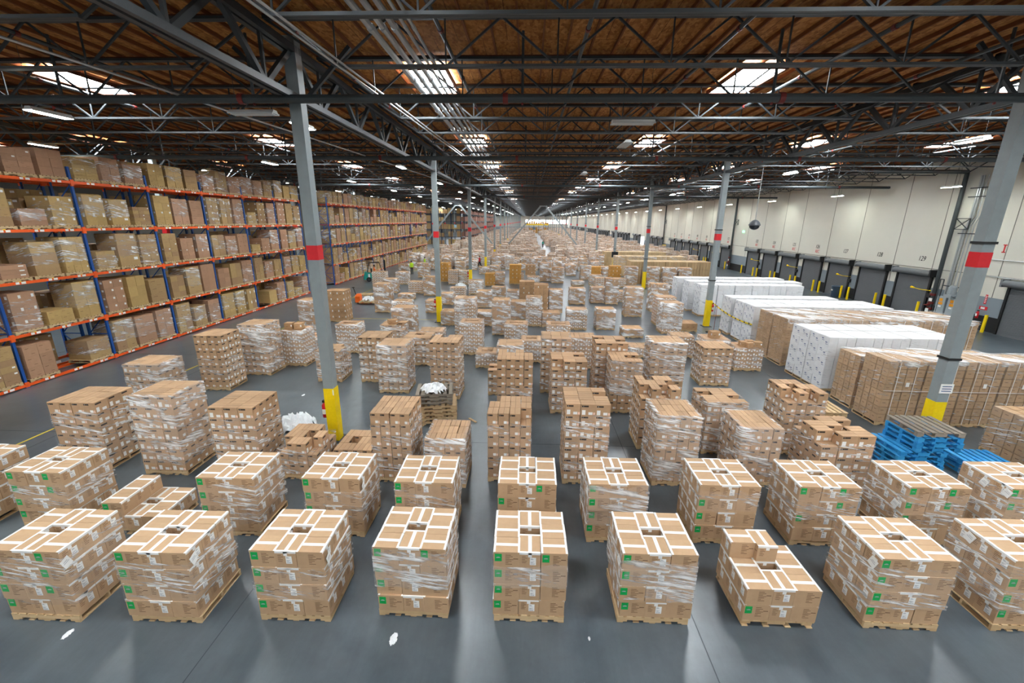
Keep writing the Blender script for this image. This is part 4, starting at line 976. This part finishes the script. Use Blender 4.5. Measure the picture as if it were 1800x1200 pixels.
rack('blue and orange pallet rack backing the second one', 43.9, 11, RX-1.35)
back_stock(43.9, 11, (4,), .7, 33, 'brown cartons on top of the rack that backs the second one')
M['dark_blue'] = plain('dark_blue_rack', '#1b2a44', .5)
def far_racks():
    b = MB(); bl = MB(); r = random.Random(3)
    # end-on rack facing the hall, and the long rack running away behind it
    t = thing('pallet_rack', 'dark far rack crossing the left bay, with a pale blue sign on its end', 'rack', (-30, 123, 0), 0, 'far racks')
    for i in range(5): put('upright_frame', MB().box(i*2.75-.08, 0, 0, i*2.75+.08, .1, 9.0).box(i*2.75-.08, 1.0, 0, i*2.75+.08, 1.1, 9.0).mesh('upright_frame', ['dark_blue']), t)
    for z in (2.1, 4.2, 6.3, 8.4): put('beam', MB().box(0, -.02, z-.12, 11, .05, z).mesh('beam', ['dark_blue']), t)
    put('sign', MB().box(9.2, -.06, 4.6, 9.9, -.03, 5.4).mesh('sign', ['sign_blue']), t)
    for z in (0, 2.1, 4.2, 6.3, 8.4):
        for i in range(9): 
            if r.random() < .85:
                h = r.uniform(1.0, 1.6)
                bl.box(-29.85+i*1.22, 123.1, z+.02, -28.75+i*1.22, 124.1, z+h, 0)
    o = one('racked_stock', bl, ['cardR'], 'brown wrapped stock on the dark far rack crossing the left bay', 'pallet loads'); o['kind'] = 'stuff'
    t = thing('pallet_rack', 'long far rack of pink-wrapped loads running to the end of the hall', 'rack', (-18.3, 126, 0), 0, 'far racks')
    for i in range(30): put('upright_frame', MB().box(-1.1, i*3.9-.05, 0, -1.0, i*3.9+.05, 9).box(-.1, i*3.9-.05, 0, 0, i*3.9+.05, 9).mesh('upright_frame', ['dark_blue']), t)
    for z in (2.1, 4.2, 6.3, 8.4): put('beam', MB().box(-.05, 0, z-.12, .02, 113, z).mesh('beam', ['steel_dark']), t)
    for z in (0, 2.1, 4.2, 6.3, 8.4):
        for i in range(87):
            if r.random() < .93: h = r.uniform(1.1, 1.75) if z < 8 else r.uniform(.7, 1.3); b.box(-1.1, .15+i*1.3, z+.02, .05, 1.3+i*1.3, z+h, 0)
    o = one('racked_loads', b, ['pinkwrap'], 'pinkish wrapped loads filling the long far rack', 'pallet loads', (-18.3, 126, 0), group='loads on the long far rack'); o['kind'] = 'stuff'
    t = thing('mezzanine_rack', 'yellow-edged low rack with brown stock before the far wall', 'rack', (-2.5, 245, 0), 0, 'far racks')
    put('beam', MB().box(0, 0, 4.3, 13.5, .3, 4.8).mesh('beam', ['yellow']), t); put('deck', MB().box(0, .3, 4.4, 13.5, 6, 4.6).mesh('deck', ['steel_dark']), t)
    for i in range(6): put('post', MB().box(i*2.65, .05, 0, i*2.65+.2, .25, 4.3).mesh('post', ['steel_dark']), t)
    b = MB()
    for i in range(11): b.box(.2+i*1.22, .6, 4.62, 1.25+i*1.22, 3, 4.6+r.uniform(.9, 2.0)); b.box(.2+i*1.22, 1, .02, 1.25+i*1.22, 3, r.uniform(1.6, 3.2))
    o = one('mezzanine_stock', b, ['cardO'], 'honey and brown stock piled on the yellow-edged far rack', 'pallet loads', (-2.5, 245, 0)); o['kind'] = 'stuff'
far_racks()
# ================================================================== LOOSE PALLETS, HEAPS, MACHINES, PEOPLE
def pallets():
    for i in range(10):
        dx = -.32 if i < 6 else 0
        free_pallet('%s from the floor in the tall blue pallet stack%s' % (('%s blue pallet' % ordn(i+1)) if i < 9 else 'topmost weathered wooden pallet', '' if i < 9 else ' (tenth)') if i < 9 else 'weathered wooden pallet topping the tall blue pallet stack', (10.88+dx+RND.uniform(-.03, .03), 10.45+RND.uniform(-.03, .03), i*.14), RND.uniform(-.05, .05), 'pal_blue' if i < 9 else 'pal_old', 'blue pallets', True)
    for i in range(3): free_pallet('%s blue pallet from the floor in the low stack by the right column' % ordn(i+1), (12.62, 10.42, i*.14), -.02, 'pal_blue', 'blue pallets', True)
    for i in range(8):
        free_pallet('%s %s pallet from the floor in the stack topped with film' % (ordn(i+1), 'bare wooden' if i < 5 else 'weathered grey'), (-2.95+(.05 if i < 5 else -.08)+RND.uniform(-.02, .02), 12.95+RND.uniform(-.03, .03), i*.14), .16+RND.uniform(-.03, .03), 'pal' if i < 5 else 'pal_old', 'wooden pallets in the middle stack')
    for i in range(4): free_pallet('%s pale wooden pallet from the floor in the low stack near the brown row' % ordn(i+1), (10.15, 13.45, i*.14), RND.uniform(-.04, .04), 'pal', 'wooden pallets by the brown row')
pallets()
def heap(label, x, y, z, sx, sy, h, seed):
    r = random.Random(seed); n = 15; b = MB(); P = {}
    for i in range(n):
        for j in range(n):
            u, v = i/(n-1)*2-1, j/(n-1)*2-1; q = max(0, 1-(u*u+v*v)*.95)
            P[i, j] = (u*sx+r.uniform(-.07, .07)*sx, v*sy+r.uniform(-.07, .07)*sy, max(.004, h*q**.38*(.45+.55*r.random())))
    idx = {k: b.add([p]) for k, p in P.items()}
    for i in range(n-1):
        for j in range(n-1):
            u, v = (i+.5)/(n-1)*2-1, (j+.5)/(n-1)*2-1
            if u*u+v*v > 1.05+r.uniform(-.2, .1): continue
            b.f.append((idx[i, j], idx[i+1, j], idx[i+1, j+1], idx[i, j+1])); b.m.append(0)
    return one('film_heap', b, ['sheet'], label, 'film', (x, y, z), 0, 'heaps of waste film')
heap('crumpled white film heap on the floor left of the first left column', -7.55, 12.6, 0, .62, .5, .5, 1)
heap('white film bundled on the old pallet stack', -3.1, 13.3, 1.12, .42, .32, .28, 2)
heap('white film heap behind the small-carton load left of centre', -8.05, 21.4, 0, .45, .45, .7, 3)
heap('white film heap beside the second left column', -6.6, 41.9, 0, .6, .5, .8, 4)
for i, (x, y, s, l) in enumerate(((-2.1, 5.35, .06, 'torn white film scrap before the fourth front load'), (-7.5, 5.2, .05, 'white film scrap before the first two front loads'), (1.12, 5.5, .02, 'tiny white scrap between the fifth and sixth front loads'), (.95, 4.75, .02, 'tiny white scrap on the bare floor before the middle'), (-9.3, 14.2, .06, 'white scrap left of the first left column'), (-8.7, 15.2, .05, 'white scrap by the wrapped load behind the first left column'))):
    o = heap(l, x, y, .001, s, s*1.9, .02, 20+i); o.name = 'film_scrap'; o['group'] = 'scraps on the floor'
one('wood_slat', MB().bar((0,0,.02),(.28,-.3,.02),.08,.02), ['pal'], 'loose wooden slat on the floor right of the middle pallet stack', 'slat', (-1.95, 13.5, 0))
def extinguisher(x, y, z, label):
    t = thing('fire_extinguisher', label, 'extinguisher', (x, y, z), 0, 'column extinguishers')
    put('cylinder', MB().lathe([(0,0),(.085,0),(.085,.4),(.04,.47),(.02,.5)],12).mesh('cylinder', ['red'], True), t); put('valve', MB().box(-.05,-.04,.48,.04,.04,.55).mesh('valve', ['black']), t)
    put('label', MB().box(-.05,-.09,.12,.05,-.083,.28).mesh('label', ['label']), t)
extinguisher(XL-.26, X0+.02, .75, 'red extinguisher hung on the first left column')
extinguisher(XL-.26, X0+BAY+.02, 1.0, 'red extinguisher hung on the second left column')
extinguisher(XL-.26, X0+2*BAY+.02, 1.0, 'red extinguisher hung on the third left column')
extinguisher(XR+.27, X0+BAY+.02, 1.0, 'red extinguisher hung on the second right column')
def barrier_tape():
    a, c = Vector((XR+.18, X0+BAY-.1, 1.62)), Vector((12.22, 23.05, 1.3)); b = MB(); n = 40
    for i in range(n):
        p, q = a.lerp(c, i/n), a.lerp(c, (i+1)/n)
        for pt, tt in ((p, i/n), (q, (i+1)/n)): pt.z -= .18*4*tt*(1-tt)
        b.hexa([p+Vector((-.002,0,-.04)), p+Vector((.002,0,-.04)), q+Vector((.002,0,-.04)), q+Vector((-.002,0,-.04)), p+Vector((-.002,0,.04)), p+Vector((.002,0,.04)), q+Vector((.002,0,.04)), q+Vector((-.002,0,.04))], 1 if i % 4 == 1 else 0)
    one('caution_tape', b, ['yellow', 'black'], 'yellow and black caution tape from the second right column to the brown row', 'tape')
    t = thing('dust_mop', 'red-handled wide dust mop leaning by the second right column', 'mop', (11.65, 26.3, 0))
    put('handle', MB().tube((0,0,.08),(.35,.75,1.6),.014,8).mesh('handle', ['pipe_red']), t); put('mop_head', MB().box(-.45,-.07,0,.45,.07,.07).mesh('mop_head', ['rubber']), t)
barrier_tape()
def wheel_mesh(r, w): return MB().tube((-w/2,0,0),(w/2,0,0),r,18).tube((-w/2-.005,0,0),(w/2+.005,0,0),r*.45,12,1).mesh('wheel', ['rubber', 'steel_dark'])
def forklift(x, y, rz):
    t = thing('forklift', 'teal counterbalance forklift driving beside the second rack', 'forklift', (x, y, 0), rz)
    put('body', MB().hexa([(-.55,-1.1,.3),(.55,-1.1,.3),(.55,.75,.3),(-.55,.75,.3),(-.5,-1.0,1.0),(.5,-1.0,1.0),(.5,-.15,.8),(-.5,-.15,.8)]).box(-.55,-.15,.3,.55,.75,.55).box(-.5,.4,.55,.5,.75,1.05).mesh('body', ['teal']), t)
    put('counterweight', MB().hexa([(-.55,-1.4,.25),(.55,-1.4,.25),(.55,-1.1,.25),(-.55,-1.1,.25),(-.5,-1.25,1.05),(.5,-1.25,1.05),(.5,-1.0,1.05),(-.5,-1.0,1.05)]).mesh('counterweight', ['teal']), t)
    put('lettering_panel', MB().box(.553,-.9,.5,.56,-.7,.85).mesh('lettering_panel', ['label']), t)
    g = MB()
    for sx in (-.48, .48): g.bar((sx,.65,1.0),(sx,.35,2.05),.06,.06).bar((sx,-.95,1.0),(sx,-.75,2.05),.06,.06).bar((sx,.35,2.05),(sx,-.75,2.05),.06,.06)
    for k in range(6): g.bar((-.48,.35-k*.22,2.05),(.48,.35-k*.22,2.05),.04,.04)
    put('overhead_guard', g.mesh('overhead_guard', ['black']), t)
    m = MB()
    for sx in (-.38, .38): m.box(sx-.06,.85,.1,sx+.06,1.0,2.3)
    for z in (.3, 1.2, 2.25): m.box(-.38,.87,z,.38,.97,z+.08)
    put('mast', m.mesh('mast', ['black']), t)
    for sx in (-.25, .25): put('fork', MB().box(sx-.06,1.0,.08,sx+.06,2.1,.13).box(sx-.06,1.0,.08,sx+.06,1.06,.6).mesh('fork', ['steel_dark']), t)
    for sx, yy, r in ((-.5,.6,.3),(.5,.6,.3),(-.48,-.85,.26),(.48,-.85,.26)): put('wheel', wheel_mesh(r, .2), t, (sx, yy, r))
    put('seat', MB().box(-.25,-.5,.82,.25,0,.95).box(-.25,-.6,.95,.25,-.45,1.4).mesh('seat', ['rubber']), t)
forklift(-16.9, 47.4, -1.2)
def pallet_jack(x, y, rz):
    t = thing('pallet_jack', 'orange walkie pallet jack with an upright black tiller in the left lane', 'pallet jack', (x, y, 0), rz)
    put('power_unit', MB().box(-.28,-.3,.12,.28,.1,.62).hexa([(-.28,-.3,.62),(.28,-.3,.62),(.28,.1,.62),(-.28,.1,.62),(-.2,-.2,.8),(.2,-.2,.8),(.2,.05,.8),(-.2,.05,.8)]).mesh('power_unit', ['orange']), t)
    put('tiller', MB().tube((0,-.25,.6),(0,-.45,1.3),.03,8).tube((-.16,-.45,1.32),(.16,-.45,1.32),.025,8).lathe([(0,0),(.12,.02),(.12,.05),(0,.07)],12,0,(0,-.45,1.28)).mesh('tiller', ['black']), t)
    for s in (-.2, .2): put('fork', MB().box(s-.08,.1,.06,s+.08,1.3,.13).mesh('fork', ['orange']), t); put('wheel', wheel_mesh(.06, .08), t, (s, 1.15, .06))
    put('wheel', wheel_mesh(.12, .1), t, (0, -.15, .12))
pallet_jack(-13.7, 34.1, -1.5)
free_pallet('wooden pallet on the forks of the orange pallet jack', (-12.95, 33.45, .135), 0.07, 'pal', 'pallets in the left lane')
heap('white film sheets piled on the pallet jack pallet', -12.95, 34.0, .275, .5, .42, .42, 9)
for i, (x, y) in enumerate(((-14.6, 37.5), (-13.7, 42.5))): free_pallet(('empty wooden pallet on the floor left of the heavy-wrapped load', 'empty wooden pallet by the low carton pile near the forklift')[i], (x, y, 0), .1, 'pal', 'pallets in the left lane')
def person(label, loc, rz, shirt, pose='stand', legs='trousers', s=1.0):
    """one continuous skinned body; vertices: (x, y, z, radius, parent)"""
    w = {'stand': 0, 'walk': 1, 'sit': 0}[pose]; sit = pose == 'sit'
    J = [(0,0,.95,.13,-1),(0,.01,1.15,.125,0),(0,.0,1.36,.15,1),(0,.01,1.48,.065,2),(0,.02,1.55,.06,3),(0,.035,1.64,.098,4),(0,.03,1.72,.08,5)]
    def add(*p): J.append(p); return len(J)-1
    for sd in (-1, 1):
        f = .22*w*sd; sh = add(.17*sd, 0, 1.40, .07, 2)
        if sit: el = add(.24*sd, .12, 1.16, .05, sh); wr = add(.18*sd, .36, 1.18, .038, el); add(.17*sd, .44, 1.19, .042, wr)
        else: el = add(.22*sd, -f*.5-.02, 1.13, .048, sh); wr = add(.23*sd, -f+.08, .90, .036, el); add(.23*sd, -f+.11, .81, .044, wr)
        hp = add(.095*sd, 0, .90, .10, 0)
        if sit: kn = add(.13*sd, .44, .90, .068, hp); an = add(.13*sd, .46, .48, .05, kn); add(.13*sd, .60, .43, .045, an)
        else:
            kn = add(.10*sd, f*.6+.03*w, .50, .065, hp); an = add(.105*sd, f*1.3-.10*w*(1 if sd < 0 else 0), .09+(.10*w if sd < 0 else 0), .045, kn); add(.11*sd, f*1.3+.14, .05+(.05*w if sd < 0 else 0), .045, an)
    me = bpy.data.meshes.new('body'); me.from_pydata([j[:3] for j in J], [(j[4], i) for i, j in enumerate(J) if j[4] >= 0], []); o = bpy.data.objects.new('body', me); COL.objects.link(o)
    sk = o.modifiers.new('skin', 'SKIN'); ss = o.modifiers.new('smooth', 'SUBSURF'); ss.levels = ss.render_levels = 2
    for i, v in enumerate(me.skin_vertices[0].data): v.radius = (J[i][3],)*2; v.use_root = i == 0
    r = bpy.data.meshes.new_from_object(o.evaluated_get(bpy.context.evaluated_depsgraph_get())); bpy.data.objects.remove(o)
    for m in ('skin', legs, shirt, 'rubber'): r.materials.append(M[m])
    for p in r.polygons:
        x, y, z = p.center; p.use_smooth = True
        if z > 1.505 or (abs(x) > .15 and z < (1.22 if sit else 1.0) and (y > .2 and z > 1.06 if sit else z > .72) and abs(x) > (.14 if sit else .18)): k = 0
        elif sit: k = 2 if z > .96 and y < .4 else (3 if z < .5 else 1)
        else: k = 3 if z < .13 else (1 if z < .93 else 2)
        p.material_index = k
    t = thing('person', label, 'person', loc, rz, None); t.scale = (s, s, s)
    put('body', r, t)
    put('hair', MB().lathe([(.0,.115),(.06,.10),(.096,.05),(.104,0),(.098,-.03)],14,0,(0,.022,1.665)).mesh('hair', ['hair'], True), t)
    put('face', MB().box(-.04,.132,1.655,-.02,.137,1.667).box(.02,.132,1.655,.04,.137,1.667).box(-.025,.13,1.595,.025,.136,1.603).hexa([(-.012,.12,1.61),(.012,.12,1.61),(.012,.15,1.615),(-.012,.15,1.615),(-.006,.12,1.65),(.006,.12,1.65),(.006,.13,1.65),(-.006,.13,1.65)]).mesh('face', ['hair']), t)
    for sd in (-1, 1): put('ear', MB().box(sd*.1-.01,.0,1.60,sd*.1+.01,.04,1.66).mesh('ear', ['skin']), t)
    return t
person('person in a red shirt and dark trousers walking past the fourth left column', (-6.95, 62.0, 0), 2.0, 'shirt_red', 'walk')
person('person in a lime vest standing between two wrapped loads', (-14.5, 53.3, 0), .5, 'vest', 'stand')
person('person with a lime top near the end of the second rack', (-14.2, 59.0, 0), -1.0, 'vest', 'walk')
person('person in an orange top seated on the teal forklift', (-16.9+.35*math.sin(1.2)*-.6, 47.4-.1, -.02), -1.2, 'orange', 'sit', s=1.02)
person('person in a teal shirt far down the middle aisle', (3.7, 112, 0), 0, 'shirt_teal', 'walk')
person('person in a teal shirt behind the white rows', (14.5, 38.6, 0), 0, 'shirt_teal', 'stand')
def column_cabinet():
    t = thing('power_box', 'grey power box on a yellow stand in the gap between the racks', 'box', (-20.6, 41.6, 0)); put('body', MB().box(-.4,-.25,.9,.4,.25,2.1).mesh('body', ['panel']), t); put('stand', MB().box(-.12,-.12,0,.12,.12,.9).mesh('stand', ['yellow']), t)
column_cabinet()
def loose_boxes():
    def lb(x, y, z, s, lab, rz=0, k='D'): thing('carton', lab, 'carton', (x, y, z), rz, 'loose cartons on top of loads', carton_mesh(k, s[0], s[1], s[2], False))
    zc = lambda n: PH+n*.196+.015
    for (x, y, n, w_) in ((10.0, 19.35, 5, 'rear left'), (10.35, 19.55, 5, 'rear middle'), (10.62, 19.3, 5, 'right'), (10.2, 18.98+.2, 5, 'front')):
        lb(x, y, zc(n), (.33, .26, .24) if w_ != 'front' else (.3, .2, .22), 'loose brown carton, the %s one on the small-carton load beside the brown row' % w_, RND.uniform(-.3, .3))
    lb(8.95, 20.1, zc(6), (.42, .36, .32), 'single brown carton on the low load left of the brown row', .15)
    for i, dx in enumerate((-.25, .2)): lb(-10.79+dx, 18.95, zc(8), (.36, .34, .28), '%s loose carton on the small-carton load by the rack aisle' % ('left', 'right')[i], .1)
    lb(-7.5, 23.0, PH+3*.308+.01, (.5, .4, .22), 'single flat carton on the low load left of the middle', .5)
loose_boxes()
